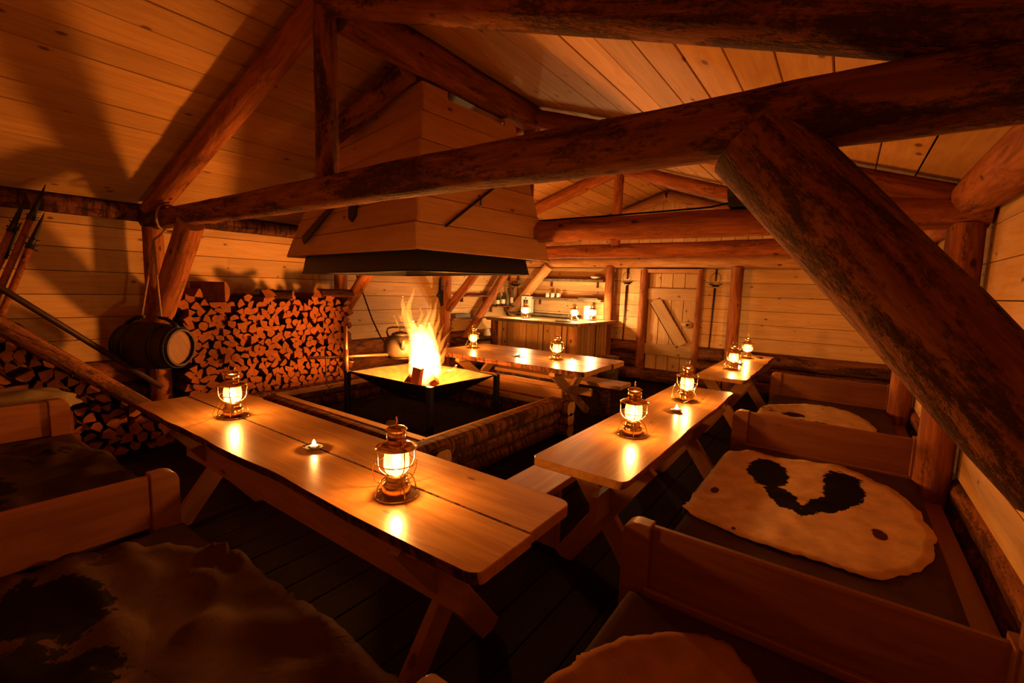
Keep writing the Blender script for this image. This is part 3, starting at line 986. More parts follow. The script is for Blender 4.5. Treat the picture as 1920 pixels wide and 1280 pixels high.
soft = [
    ([fp(-0.09, 1.0), fp(-0.14, 1.16), fp(-0.20, 1.30), fp(-0.235, 1.42), fp(-0.235, 1.51)], [0.06, 0.046, 0.034, 0.026, 0.004]),
    ([fp(-0.09, 1.08), fp(-0.15, 1.26), fp(-0.17, 1.40), fp(-0.13, 1.52), fp(-0.105, 1.61)], [0.05, 0.034, 0.030, 0.018, 0.003]),
    ([fp(-0.12, 1.05), fp(-0.20, 1.20), fp(-0.24, 1.32), fp(-0.20, 1.45)], [0.04, 0.026, 0.018, 0.003]),
    ([fp(-0.03, 1.08), fp(-0.05, 1.22), fp(-0.02, 1.32), fp(-0.04, 1.38)], [0.055, 0.03, 0.016, 0.003]),
    ([fp(0.02, 1.05), fp(0.02, 1.20), fp(0.05, 1.31), fp(0.035, 1.42)], [0.05, 0.028, 0.015, 0.002]),
    ([fp(0.05, 1.02), fp(0.08, 1.20), fp(0.12, 1.34), fp(0.13, 1.43), fp(0.165, 1.54)], [0.055, 0.034, 0.022, 0.012, 0.002]),
    ([fp(0.09, 0.98), fp(0.12, 1.14), fp(0.165, 1.25), fp(0.165, 1.36)], [0.05, 0.03, 0.018, 0.002]),
    ([fp(0.11, 0.90), fp(0.16, 1.02), fp(0.185, 1.12), fp(0.225, 1.22)], [0.05, 0.032, 0.017, 0.002]),
    ([fp(0.12, 0.85), fp(0.19, 0.97), fp(0.235, 1.06), fp(0.30, 1.14)], [0.055, 0.032, 0.016, 0.002]),
    ([fp(0.13, 0.70), fp(0.20, 0.80), fp(0.225, 0.90), fp(0.275, 1.0)], [0.055, 0.035, 0.02, 0.002]),
    ([fp(0.13, 0.78), fp(0.21, 0.86), fp(0.26, 0.92)], [0.045, 0.025, 0.002]),
    ([fp(0.12, 0.60), fp(0.24, 0.70), fp(0.33, 0.70), fp(0.37, 0.76)], [0.05, 0.055, 0.042, 0.010]),
    ([fp(-0.11, 0.78), fp(-0.155, 0.94), fp(-0.14, 1.08), fp(-0.19, 1.18)], [0.05, 0.032, 0.02, 0.002]),
    ([fp(-0.10, 0.62), fp(-0.145, 0.74), fp(-0.15, 0.86), fp(-0.19, 0.95)], [0.05, 0.026, 0.014, 0.002]),
    ([fp(-0.02, 1.10, 0.06), fp(0.0, 1.24, 0.06), fp(0.06, 1.34, 0.05), fp(0.07, 1.48, 0.04)], [0.05, 0.026, 0.014, 0.002]),
]
for i, (pts, rad) in enumerate(soft):
    tongue('flame', pts, rad, 'flame_soft', 2.0 + i * 3.7)
for i, (s, z, r) in enumerate(((-0.28, 1.17, 0.012), (-0.25, 1.24, 0.016), (-0.30, 1.22, 0.008))):
    tongue('flame', [fp(s, z), fp(s - 0.01, z + 0.03), fp(s - 0.03, z + 0.07)], [0.004, r, 0.003], 'flame_soft', 40 + i)
fl_ = bpy.data.lights.new('fire_light', 'POINT')
fl_.energy = FIRE_W
fl_.color = FLAME
fl_.shadow_soft_size = 0.12
lo = bpy.data.objects.new('fire_light', fl_)
C.objects.link(lo)
lo.location = (FC.x, FC.y, 0.81)
setp(lo, fire)
# embers and burning billets
random.seed(5)
for i, (s, dpt, yw, tl, lab) in enumerate(((-0.02, -0.17, 0.5, 1.42, 'charred upright billet burning at the front of the pan'), (-0.17, -0.05, 3.76, 0.6, 'burning billet leaning at the left of the pan'),
                                 (0.15, -0.06, 0.45, 0.6, 'burning billet leaning at the right of the pan'), (0.02, 0.15, 2.19, 0.6, 'burning billet at the back of the pan'))):
    me = billet_mesh(('quad', 'wedge', 'wedge', 'half')[i], (0.32, 0.30, 0.30, 0.30)[i], 60 + i, 0.06)
    o = mk('burning_billet', me, None, None, Matrix.Translation(fp(s, (0.75, 0.61, 0.61, 0.61)[i], dpt)) @ Matrix.Rotation(yw, 4, 'Z') @ Matrix.Rotation(-tl, 4, 'Y'))
    tag(o, lab, 'firewood')
bm = bmesh.new()
for i in range(40):
    p = Vector((random.uniform(-0.15, 0.15), random.uniform(-0.12, 0.12), random.uniform(0.02, 0.05)))
    m_ = bmesh.ops.create_icosphere(bm, subdivisions=1, radius=random.uniform(0.015, 0.035), matrix=Matrix.Translation(p))
em = bm_obj('embers', bm, 'ember', fire, Matrix.Translation((ctr.x, ctr.y, 0.375)))
em['kind'] = 'stuff'

# ------------------------------------------------------------------ firewood stacks
KINDS = ['wedge', 'half', 'quad', 'wedge', 'half', 'wedge', 'round', 'quad']
MB = [billet_mesh(k, 0.36, 100 + i, 0.052) for i, k in enumerate(KINDS)] + [billet_mesh(k, 0.36, 200 + i, 0.052) for i, k in enumerate(KINDS[:6])]
def stack_spots(y0, y1, ztop, dy, dz, xf, rnd, zmin=0.0):
    spots = []
    z = zmin + dz * 0.5
    row = 0
    while z < 2.0:
        y = y0 + (dy * 0.5 if row % 2 else 0) + dy * 0.3
        while y < y1:
            yy = y + rnd.uniform(-0.16, 0.16) * dy
            zz = z + rnd.uniform(-0.2, 0.2) * dz
            if zz < ztop(yy):
                spots.append((xf + rnd.uniform(-0.04, 0.03), yy, zz, rnd.randrange(len(MB)), rnd.uniform(0, 2 * PI), rnd.uniform(0.86, 1.14)))
            y += dy
        z += dz
        row += 1
    return spots
rnd = random.Random(11)
main = stack_spots(1.90, 3.90, lambda y: 1.42 + 0.03 * math.sin(y * 9) + 0.05 * math.sin(y * 23) - (0.10 if y > 3.75 else 0), 0.093, 0.0735, -5.56, rnd)
def front_top(y):
    return 1.66 - 0.98 * (y - 0.2) if y < 1.25 else 0.60 - 1.15 * (y - 1.25)
front = stack_spots(0.50, 1.72, front_top, 0.105, 0.085, -5.30, rnd)
def place(sp):
    x_, y_, z_, k, rot, s = sp
    return Matrix.Translation((x_, y_, z_)) @ Matrix.Rotation(rnd.uniform(-0.07, 0.07), 4, 'Z') @ Matrix.Rotation(rnd.uniform(-0.05, 0.05), 4, 'Y') @ Matrix.Rotation(rot, 4, 'X') @ Matrix.Diagonal((1, s, s, 1))
single = 0
rest = []
vis_front = front
main.sort(key=lambda s: s[1])
for sp in vis_front:
    o = mk('firewood_billet', MB[sp[3]], None, None, place(sp))
    tag(o, 'split firewood billet in the low heap beside the leaning logs', 'firewood', 'billets in the low front heap')
    single += 1
for sp in main:
    if single < 300:
        o = mk('firewood_billet', MB[sp[3]], None, None, place(sp))
        tag(o, 'split firewood billet in the tall stack behind the hanging cask', 'firewood', 'billets in the tall wall stack')
        single += 1
    else:
        rest.append(sp)
def merged(name, spots, label):
    bm = bmesh.new()
    for sp in spots:
        t = MB[sp[3]].copy()
        t.transform(place(sp))
        bm.from_mesh(t)
        bpy.data.meshes.remove(t)
    me = bpy.data.meshes.new(name)
    bm.to_mesh(me); bm.free()
    for k in ('billet_end', 'billet_side', 'billet_bark'):
        me.materials.append(M[k])
    o = mk(name, me)
    tag(o, label, 'firewood')
    o['kind'] = 'stuff'
merged('stacked_firewood', rest, 'far end of the tall firewood stack beside the kettle')
# loose billets on top of the tall stack
for (y_, z_, rot, yw, k, s, lab) in ((2.02, 1.47, 0.4, 0.45, 0, 1.2, 'split billet on top of the stack beside the log post'), (2.30, 1.50, 0.0, 0.7, 1, 1.9, 'large half-round billet on top of the firewood stack'),
                                (2.75, 1.47, 1.2, -0.6, 3, 1.3, 'split billet lying askew on top of the firewood stack'), (3.05, 1.48, 2.2, 0.9, 4, 1.2, 'split billet crosswise on the firewood stack middle'),
                                (3.35, 1.47, 0.5, -0.8, 0, 1.3, 'split billet crosswise on the firewood stack right half')):
    o = mk('firewood_billet', MB[k], None, None, Matrix.Translation((-5.50, y_, z_)) @ Matrix.Rotation(yw, 4, 'Z') @ Matrix.Rotation(rot, 4, 'X') @ Matrix.Diagonal((1, s, s, 1)))
    tag(o, lab, 'firewood')
me = billet_mesh('half', 0.42, 333, 0.085)
o = mk('firewood_billet', me, None, None, Matrix.Translation((-5.48, 3.86, 1.49)) @ Matrix.Rotation(1.35, 4, 'Z') @ Matrix.Rotation(PI / 2 * 0.9, 4, 'X'))
tag(o, 'big split billet lying lengthwise at the right top of the stack', 'firewood')

# leaning timber at the left
random.seed(77)
o = thing('leaning_log', 'bark-patched log leaning across the low firewood heap', 'log', (-5.12, 1.36, 0.4))
log('trunk', (-5.17, 1.46, 0.42), (-5.17, 0.20, 1.58), 0.062, 0.07, 'oldlog', o)
o = thing('leaning_pole', 'thin dark pole slanting down to the log post', 'pole', (-5.3, 1.5, 0.6))
tube('pole', [(-5.30, 1.60, 0.58), (-5.25, 0.65, 1.47), (-5.22, 0.0, 2.08)], 0.024, 'barrel', o, 10)
for (ty, tz, by, bz, tx, lab) in ((0.955, 2.39, 0.10, 0.02, -5.60, 'tallest pike pole with long iron point leaning at the left'), (0.84, 2.28, 0.02, 0.02, -5.63, 'leftmost iron-tipped pike pole leaning at the left'),
                          (0.925, 2.15, 0.17, 0.02, -5.55, 'shorter pike pole with slim point right of the others'), (0.80, 2.06, -0.05, 0.02, -5.66, 'lowest pike pole tip half hidden between the others')):
    b0 = Vector((tx + 0.02, by, bz)); tp = Vector((tx, ty, tz))
    dv = (tp - b0).normalized()
    o = thing('pike_pole', lab, 'pole', b0, group='iron-tipped pike poles')
    m0 = tp - dv * 0.30
    tube('shaft', [b0, m0], [0.026, 0.024], 'log', o, 10)
    tube('iron_point', [m0 - dv * 0.03, m0 + dv * 0.05, tp - dv * 0.1, tp], [0.030, 0.021, 0.012, 0.002], 'iron', o, 8)
    bm = bmesh.new()
    for s in (0.0, 0.05):
        for a in range(5):
            an = a * 2 * PI / 5 + s * 20
            u = dv.cross(Vector((1, 0, 0))).normalized(); vv = dv.cross(u)
            e = u * math.cos(an) + vv * math.sin(an)
            tube_into(bm, [dv * s + e * 0.02, dv * s + e * 0.042 + dv * 0.01], 0.004, 5)
    bm_obj('spikes', bm, 'iron', o, Matrix.Translation(m0))['kind'] = 'stuff'
o = tube('iron_hook', [(-5.97, 0.60, 2.25), (-5.93, 0.66, 2.285), (-5.93, 0.72, 2.29), (-5.93, 0.765, 2.27), (-5.93, 0.785, 2.225)], [0.006, 0.014, 0.016, 0.013, 0.004], 'iron', None, 6)
tag(o, 'dark curved iron hook on the left wall plate log', 'hook')

# ------------------------------------------------------------------ hanging cask
def cask():
    c = Vector((-5.33, 1.56, 0.985))
    ax = Vector((0.85, 0.53, -0.02)).normalized()
    o = thing('hanging_cask', 'dark wooden cask hung by rope from the tie beam', 'cask', c)
    fr = frame(c, ax, (0, 0, 1))
    rot = fr @ Matrix.Rotation(PI / 2, 4, 'Y')
    Lh = 0.29
    prof = [(0.165, -Lh), (0.195, -Lh * 0.75), (0.218, -Lh * 0.35), (0.225, 0), (0.218, Lh * 0.35), (0.198, Lh * 0.75), (0.176, Lh)]
    ns = 16
    def stave_mesh():
        vs, fs = [], []
        for r, z in prof:
            for q in (-0.5, -0.25, 0, 0.25, 0.5):
                a = q * 2 * PI / ns * 0.985
                vs.append((r * math.cos(a), r * math.sin(a), z))
            for q in (0.5, -0.5):
                a = q * 2 * PI / ns * 0.985
                vs.append(((r - 0.018) * math.cos(a), (r - 0.018) * math.sin(a), z))
        n = 7
        for i in range(len(prof) - 1):
            for k in range(n):
                fs.append((i * n + k, i * n + (k + 1) % n, (i + 1) * n + (k + 1) % n, (i + 1) * n + k))
        fs.append(tuple(range(n - 1, -1, -1)))
        e = (len(prof) - 1) * n
        fs.append(tuple(range(e, e + n)))
        me = pydata('stave', vs, fs)
        bm = bmesh.new(); bm.from_mesh(me); bmesh.ops.recalc_face_normals(bm, faces=bm.faces); bm.to_mesh(me); bm.free()
        return me
    me = stave_mesh()
    me.materials.append(M['barrel'])
    for i in range(ns):
        mk('stave', me, o, None, rot @ Matrix.Rotation(i * 2 * PI / ns, 4, 'Z'))
    for z, r in ((-Lh * 0.86, 0.186), (-Lh * 0.45, 0.214), (Lh * 0.45, 0.214), (Lh * 0.86, 0.191)):
        lathe('hoop', [(r, -0.017), (r + 0.007, -0.017), (r + 0.007, 0.017), (r, 0.017), (r, -0.017)], 'iron', o, seg=28, matrix=rot @ Matrix.Translation((0, 0, z)))
    for q in range(4):
        y0 = -0.16 + q * 0.08
        y1 = y0 + 0.079
        pts = []
        R_ = 0.160
        for i in range(7):
            y = y0 + (y1 - y0) * i / 6
            pts.append((math.sqrt(max(R_ * R_ - y * y, 0)), y))
        poly = pts + [(-a, b) for a, b in reversed(pts)]
        clean = []
        for p in poly:
            if not clean or (Vector(p) - Vector(clean[-1])).length > 1e-4:
                clean.append(p)
        if (Vector(clean[0]) - Vector(clean[-1])).length < 1e-4:
            clean.pop()
        prism('head_board', clean, 0.012, 'head', o, rot @ Matrix.Translation((0, 0, Lh - 0.045)) @ Matrix.Rotation(0.65, 4, 'Z'))
    lathe('back_head', [(0, 0), (0.158, 0), (0.158, 0.012), (0, 0.012)], 'barrel', o, seg=20, matrix=rot @ Matrix.Translation((0, 0, -Lh + 0.03)))
    # carrying handles on top and the hanging rope
    for s in (-1, 1):
        b = c + ax * s * 0.20 + Vector((0, 0, 0.20))
        tube('handle', [b - ax * s * -0.06 + Vector((0, 0, -0.02)), b + ax * s * 0.03 + Vector((0, 0, 0.02)), b - ax * s * 0.05 + Vector((0, 0, 0.065)), b - ax * s * 0.13 + Vector((0, 0, 0.075))], [0.022, 0.020, 0.018, 0.014], 'iron', o, 8)
    top = Vector((-5.30, 1.60, 1.98))
    for s in (-1, 1):
        b = c + ax * s * 0.10 + Vector((0, 0, 0.265))
        mid = Vector((b.x * 0.4 + top.x * 0.6, b.y * 0.4 + top.y * 0.6, 1.66))
        tube('rope', [b, mid, top], 0.009, 'rope', o, 7)
    bm = bmesh.new()
    loop = []
    for k in range(15):
        a = -0.3 + k * 2 * PI / 15
        loop.append(Vector((0.05 * math.sin(k), 0.125 * math.cos(a), 0.125 * math.sin(a))))
    tube_into(bm, loop, 0.011, 7, True)
    bm_obj('rope_loop', bm, 'rope', o, Matrix.Translation((-5.32, 1.75, 2.20)))
    tube('rope_end', [top, top + Vector((0.02, 0.06, 0.06)), top + Vector((0.03, 0.1, 0.12))], 0.010, 'rope', o, 7)
cask()

# ------------------------------------------------------------------ trestle tables
def wavy_board(name, p0, p1, W, T, mat, parent, seed, edge=0.012, corner=0.05, live=(0, 0), seam=(False, False)):
    """table plank lying flat; live edges wander"""
    p0, p1 = Vector(p0), Vector(p1)
    L = (p1 - p0).length
    ends = [0, 0.004, 0.010, 0.018, 0.028, 0.040, 0.055, 0.075, 0.10]
    xs_ = ends + [0.10 + (L - 0.20) * i / 36 for i in range(1, 36)] + [L - e for e in reversed(ends)]
    n = len(xs_) - 1
    loop = []
    for s in (-1, 1):
        pts = []
        amp = live[0 if s < 0 else 1]
        for i in range(n + 1):
            xx = xs_[i]
            wv = amp * (noise.noise(Vector((xx * 1.3, seed + s * 7, 0))) + 0.5 * noise.noise(Vector((xx * 4.0, seed + s * 7, 2))))
            yy = s * (W / 2) + wv
            c = corner[0 if s < 0 else 1] if isinstance(corner, tuple) else corner
            if c:
                e = min(xx, L - xx)
                if e < c:
                    yy -= s * (c - math.sqrt(max(c * c - (c - e) ** 2, 0))) * 0.8
            pts.append((xx, yy))
        loop += pts if s < 0 else list(reversed(pts))
    bm = bmesh.new()
    m = len(loop)
    ch = 0.003
    layers = []
    for z, ins in ((0, ch), (-ch, 0), (-T + ch, 0), (-T, ch)):
        lay = []
        for (xx, yy) in loop:
            sy = 1 if yy > 0 else -1
            lay.append(bm.verts.new((min(max(xx, ins), L - ins), yy - sy * ins - (edge * sy if z <= -T + ch and live[0 if sy < 0 else 1] else 0), z)))
        layers.append(lay)
    bm.faces.new(layers[0])
    bm.faces.new(list(reversed(layers[-1])))
    for a, b in zip(layers, layers[1:]):
        for k in range(m):
            k2 = (k + 1) % m
            bm.faces.new((a[k], b[k], b[k2], a[k2]))
    bmesh.ops.recalc_face_normals(bm, faces=bm.faces)
    for f in bm.faces:
        side = 0 if f.normal.y < 0 else 1
        if abs(f.normal.y) > 0.55 and abs(f.normal.z) < 0.75 and live[side] > 0.012 and mat in ('table', 'palelog'):
            f.material_index = 1
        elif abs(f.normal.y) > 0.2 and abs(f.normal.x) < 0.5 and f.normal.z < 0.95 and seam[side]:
            f.material_index = 1  # inner seam sides in dark bark tone: gap shade and dirt put into the colour
    o = bm_obj(name, bm, mat, parent, frame(p0, p1 - p0, (0, 0, 1)))
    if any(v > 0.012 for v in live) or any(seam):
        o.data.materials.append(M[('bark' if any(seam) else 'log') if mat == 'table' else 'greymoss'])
    return o

def xtrestle(parent, c, ax, ht, spread, mat='tablelegs', t=0.045, wdt=0.12):
    """two crossing legs in the plane across the table; ax = unit vector along the table"""
    c = Vector(c); ax = Vector(ax); cr = Vector((0, 0, 1)).cross(ax)
    s = spread / 2
    for sg in (-1, 1):
        p0 = c + cr * s * sg + ax * (t * 0.5 * sg - 0.0)
        p1 = c - cr * s * sg * 0.92 + Vector((0, 0, ht)) + ax * (t * 0.5 * sg)
        dv = (p1 - p0).normalized()
        board('leg', p0, p1, wdt, t, ax * sg, mat, parent)

TOP = 0.75
def table(label, planks, x0, x1, y0, y1, along, trestles, stretcher, T=0.045, seed=0, live=(0, 0), corner=0.06, rail=(0.45, 0.17, -0.06)):
    o = thing('trestle_table', label, 'table', ((x0 + x1) / 2, (y0 + y1) / 2, 0), group='varnished trestle tables')
    n = planks
    if along == 'x':
        wd = (y1 - y0) / n
        for i in range(n):
            ym = y0 + wd * (i + 0.5)
            lv = (live[0] if i == 0 else 0, live[1] if i == n - 1 else 0)
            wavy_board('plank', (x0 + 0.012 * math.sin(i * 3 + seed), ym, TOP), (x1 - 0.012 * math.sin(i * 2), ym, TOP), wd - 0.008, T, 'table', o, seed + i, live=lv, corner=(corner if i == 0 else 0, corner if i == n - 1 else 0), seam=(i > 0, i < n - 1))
        xc = (y0 + y1) / 2
        for tx in trestles:
            xtrestle(o, (tx, xc, 0.0), (1, 0, 0), TOP - T - 0.002, (y1 - y0) * 0.86)
            board('bearer', (tx + 0.05, y0 + 0.06, TOP - T - 0.001), (tx + 0.05, y1 - 0.06, TOP - T - 0.001), 0.06, 0.05, (0, 0, 1), 'tablelegs', o)
        board('stretcher', (stretcher[0], xc + rail[2], rail[0]), (stretcher[1], xc + rail[2], rail[0]), rail[1], 0.045, (0, 1, 0), 'tablelegs', o)
    else:
        wd = (x1 - x0) / n
        for i in range(n):
            xm = x0 + wd * (i + 0.5)
            lv = (live[0], live[1])
            wavy_board('plank', (xm, y0, TOP), (xm, y1, TOP), wd - 0.002, T, 'table', o, seed + i, live=lv, corner=(corner, corner))
        xc = (x0 + x1) / 2
        for ty in trestles:
            xtrestle(o, (xc, ty, 0.0), (0, 1, 0), TOP - T - 0.002, (x1 - x0) * 0.95)
            board('bearer', (x0 + 0.05, ty + 0.05, TOP - T - 0.001), (x1 - 0.05, ty + 0.05, TOP - T - 0.001), 0.06, 0.05, (0, 0, 1), 'tablelegs', o)
        board('stretcher', (xc + 0.04, stretcher[0], 0.46), (xc + 0.04, stretcher[1], 0.46), 0.15, 0.045, (1, 0, 0), 'tablelegs', o)
    return o
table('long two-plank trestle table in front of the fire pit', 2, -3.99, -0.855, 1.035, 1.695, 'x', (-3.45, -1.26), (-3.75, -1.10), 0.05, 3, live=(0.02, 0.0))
table('trestle table between the fire pit and the right bunks', 1, -1.297, -0.755, 2.02, 4.62, 'y', (2.42, 4.2), (2.22, 4.42), 0.045, 9, live=(0.018, 0.0))
table('farther right trestle table running up to the back wall', 1, -1.292, -0.775, 5.37, 7.80, 'y', (5.75, 7.4), (5.55, 7.6), 0.045, 15, live=(0.022, 0.0))
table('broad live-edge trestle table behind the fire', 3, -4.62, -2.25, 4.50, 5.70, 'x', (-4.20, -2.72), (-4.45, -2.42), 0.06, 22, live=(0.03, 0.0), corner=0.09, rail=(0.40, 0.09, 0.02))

def bench(label, x0, x1, y0, y1, along, legs, stump=False):
    o = thing('plank_bench', label, 'bench', ((x0 + x1) / 2, (y0 + y1) / 2, 0))
    z = 0.45
    if along == 'x':
        wavy_board('seat', (x0, (y0 + y1) / 2, z), (x1, (y0 + y1) / 2, z), y1 - y0, 0.05, 'tablelegs', o, x0, live=(0.01, 0), corner=0.02)
        for lx in legs:
            log('leg', (lx, (y0 + y1) / 2, 0), (lx, (y0 + y1) / 2, z - 0.052), 0.085, 0.08, 'bark', o, up=(0, 1, 0))
    else:
        wavy_board('seat', ((x0 + x1) / 2, y0, z), ((x0 + x1) / 2, y1, z), x1 - x0, 0.045, 'table', o, x0, live=(0.0, 0), corner=0.015)
        for ly in legs:
            board('leg', ((x0 + x1) / 2, ly, 0), ((x0 + x1) / 2, ly, z - 0.046), x1 - x0 - 0.05, 0.045, (0, -1, 0), 'tablelegs', o)
    return o
bench('plank bench tucked in beside the table right of the fire pit', -1.625, -1.325, 2.15, 4.45, 'y', (2.45, 4.15))
bench('plank bench on dark log legs behind the broad back table', -4.3, -2.20, 5.46, 5.83, 'x', (-4.0, -2.50))
for (p, r, hgt, lab) in (((-3.42, 7.95, 0), 0.15, 0.45, 'grey tree stump seat beside the bar corner post'), ((-4.72, 2.10, 0), 0.16, 0.46, 'tree stump seat behind the front table left end')):
    o = thing('stump_stool', lab, 'stool', p)
    log('trunk', p, (p[0], p[1], hgt), r * 1.05, r, 'greymoss', o, up=(0, 1, 0))

# ------------------------------------------------------------------ bunks with brown mats and partition boards
def soft_slab(name, lo, hi, mat, parent, r=0.035, seed=0):
    """cushion with rolled edges and slight sag"""
    lo, hi = Vector(lo), Vector(hi)
    nx, ny = 16, 24
    bm = bmesh.new()
    s = hi - lo
    def pt(u, v, top):
        x = u * s.x; y = v * s.y
        e = min(u * s.x, (1 - u) * s.x, v * s.y, (1 - v) * s.y)
        z = s.z
        if e < r:
            z -= r - math.sqrt(max(r * r - (r - e) ** 2, 0))
        z += 0.006 * noise.noise(Vector((x * 3, y * 3, seed))) + 0.003 * noise.noise(Vector((x * 9, y * 4, seed)))
        return Vector((x, y, z if top else 0))
    us = [0, 0.01, 0.025] + [0.05 + 0.9 * i / nx for i in range(nx + 1)] + [0.975, 0.99, 1]
    vs_ = [0, 0.006, 0.015] + [0.03 + 0.94 * i / ny for i in range(ny + 1)] + [0.985, 0.994, 1]
    g = [[bm.verts.new(pt(u, v, True)) for v in vs_] for u in us]
    for i in range(len(us) - 1):
        for j in range(len(vs_) - 1):
            f = bm.faces.new((g[i][j], g[i + 1][j], g[i + 1][j + 1], g[i][j + 1])); f.smooth = True
    bmesh.ops.contextual_create
    edge = [e for e in bm.edges if e.is_boundary]
    ret = bmesh.ops.extrude_edge_only(bm, edges=edge)
    nv = [v for v in ret['geom'] if isinstance(v, bmesh.types.BMVert)]
    for v in nv:
        v.co.z = 0
    bmesh.ops.contextual_create(bm, geom=[e for e in bm.edges if e.is_boundary])
    return bm_obj(name, bm, mat, parent, Matrix.Translation(lo))

def end_post_poly(h, d):
    r = d
    pts = [(0, 0), (d, 0)]
    for i in range(7):
        a = i / 6 * PI / 2
        pts.append((d - 0.055 + 0.055 * math.cos(a), h - 0.055 + 0.055 * math.sin(a)))
    pts += [(0, h)]
    return pts
def bunk_right(y0, y1, lab, partition=True):
    o = thing('bunk_bench', lab, 'bunk', (0.03, (y0 + y1) / 2, 0), group='bunk bays along the right wall')
    xf, xb = -0.60, XR - 0.06
    box('front_board', (xf, y0, 0.10), (xf + 0.04, y1 - 0.02, 0.36), 'bunk', o)
    box('base', (xf + 0.05, y0 + 0.02, 0.30), (xb, y1 - 0.02, 0.36), 'bunk', o)
    for yy in (y0 + 0.15, y1 - 0.2):
        box('foot', (xf + 0.06, yy, 0.0), (xf + 0.14, yy + 0.08, 0.30), 'bunk', o)
        box('foot', (xb - 0.14, yy, 0.0), (xb - 0.06, yy + 0.08, 0.30), 'bunk', o)
    soft_slab('seat_mat', (xf - 0.005, y0 + 0.015, 0.361), (xb - 0.12, y1 - 0.05, 0.466), 'seat', o, seed=y0)
    if partition:
        pb = board('partition_board', (xf + 0.03, y1, 0.585), (0.47, y1, 0.585), 0.27, 0.035, (0, -1, 0), 'bunk', o, 0.008)
        prism('end_post', [(-a, b) for a, b in end_post_poly(0.725, 0.115)], 0.07, 'bunk', pb, Matrix.Translation((xf + 0.06, y1 + 0.05, 0.0)) @ Matrix.Rotation(PI / 2, 4, 'X'), 0.006)
        box('back_cleat', (0.46, y1 - 0.03, 0.40), (0.51, y1 + 0.06, 0.73), 'bunk', pb)
        box('lower_rail', (xf + 0.05, y1 - 0.03, 0.43), (0.46, y1 - 0.005, 0.468), 'bunk', pb)
    return o
bunk_right(0.86, 1.76, 'nearest right bunk bay at the bottom of the view')
bunk_right(1.80, 4.06, 'right bunk bay with the large black and white hide')
bunk_right(4.12, 6.42, 'third right bunk bay beside the farther table')
bunk_right(6.50, 8.22, 'farthest right bunk bay against the back wall', False)
def bunk_front(x0, x1, lab, part_right=False):
    o = thing('bunk_bench', lab, 'bunk', ((x0 + x1) / 2, 0.1, 0), group='bunk bays along the front wall')
    yf, yb = 0.83, YF + 0.12
    box('front_board', (x0, yf - 0.04, 0.10), (x1, yf, 0.36), 'bunk', o)
    box('base', (x0 + 0.02, yb, 0.30), (x1 - 0.02, yf - 0.05, 0.36), 'bunk', o)
    for xx in (x0 + 0.15, x1 - 0.25):
        box('foot', (xx, yf - 0.16, 0.0), (xx + 0.08, yf - 0.08, 0.30), 'bunk', o)
        box('foot', (xx, yb + 0.06, 0.0), (xx + 0.08, yb + 0.14, 0.30), 'bunk', o)
    soft_slab('seat_mat', (x0 + 0.04, yb + 0.02, 0.361), (x1 - 0.01, yf - 0.0, 0.466), 'seat', o, seed=x0)
    for xx in ([x0] + ([x1] if part_right else [])):
        pb = board('partition_board', (xx, yb, 0.585), (xx, yf - (0.13 if xx == x1 else 0.06), 0.58), 0.26, 0.035, (1, 0, 0), 'bunk', o, 0.008)
        sh = 0.10 if xx == x1 else 0.035
        prism('end_post', end_post_poly(0.72, 0.115), 0.07, 'bunk', pb, Matrix.Translation((xx - 0.055, yf - 0.085 - sh, 0.0)) @ Matrix(((0, 0, 1, 0), (1, 0, 0, 0), (0, 1, 0, 0), (0, 0, 0, 1))), 0.006)
    return o
bunk_front(-2.58, -0.68, 'near left bunk bay under the dark shaggy hide', True)
bunk_front(-4.66, -2.62, 'farther left bunk bay with end board near the firewood')

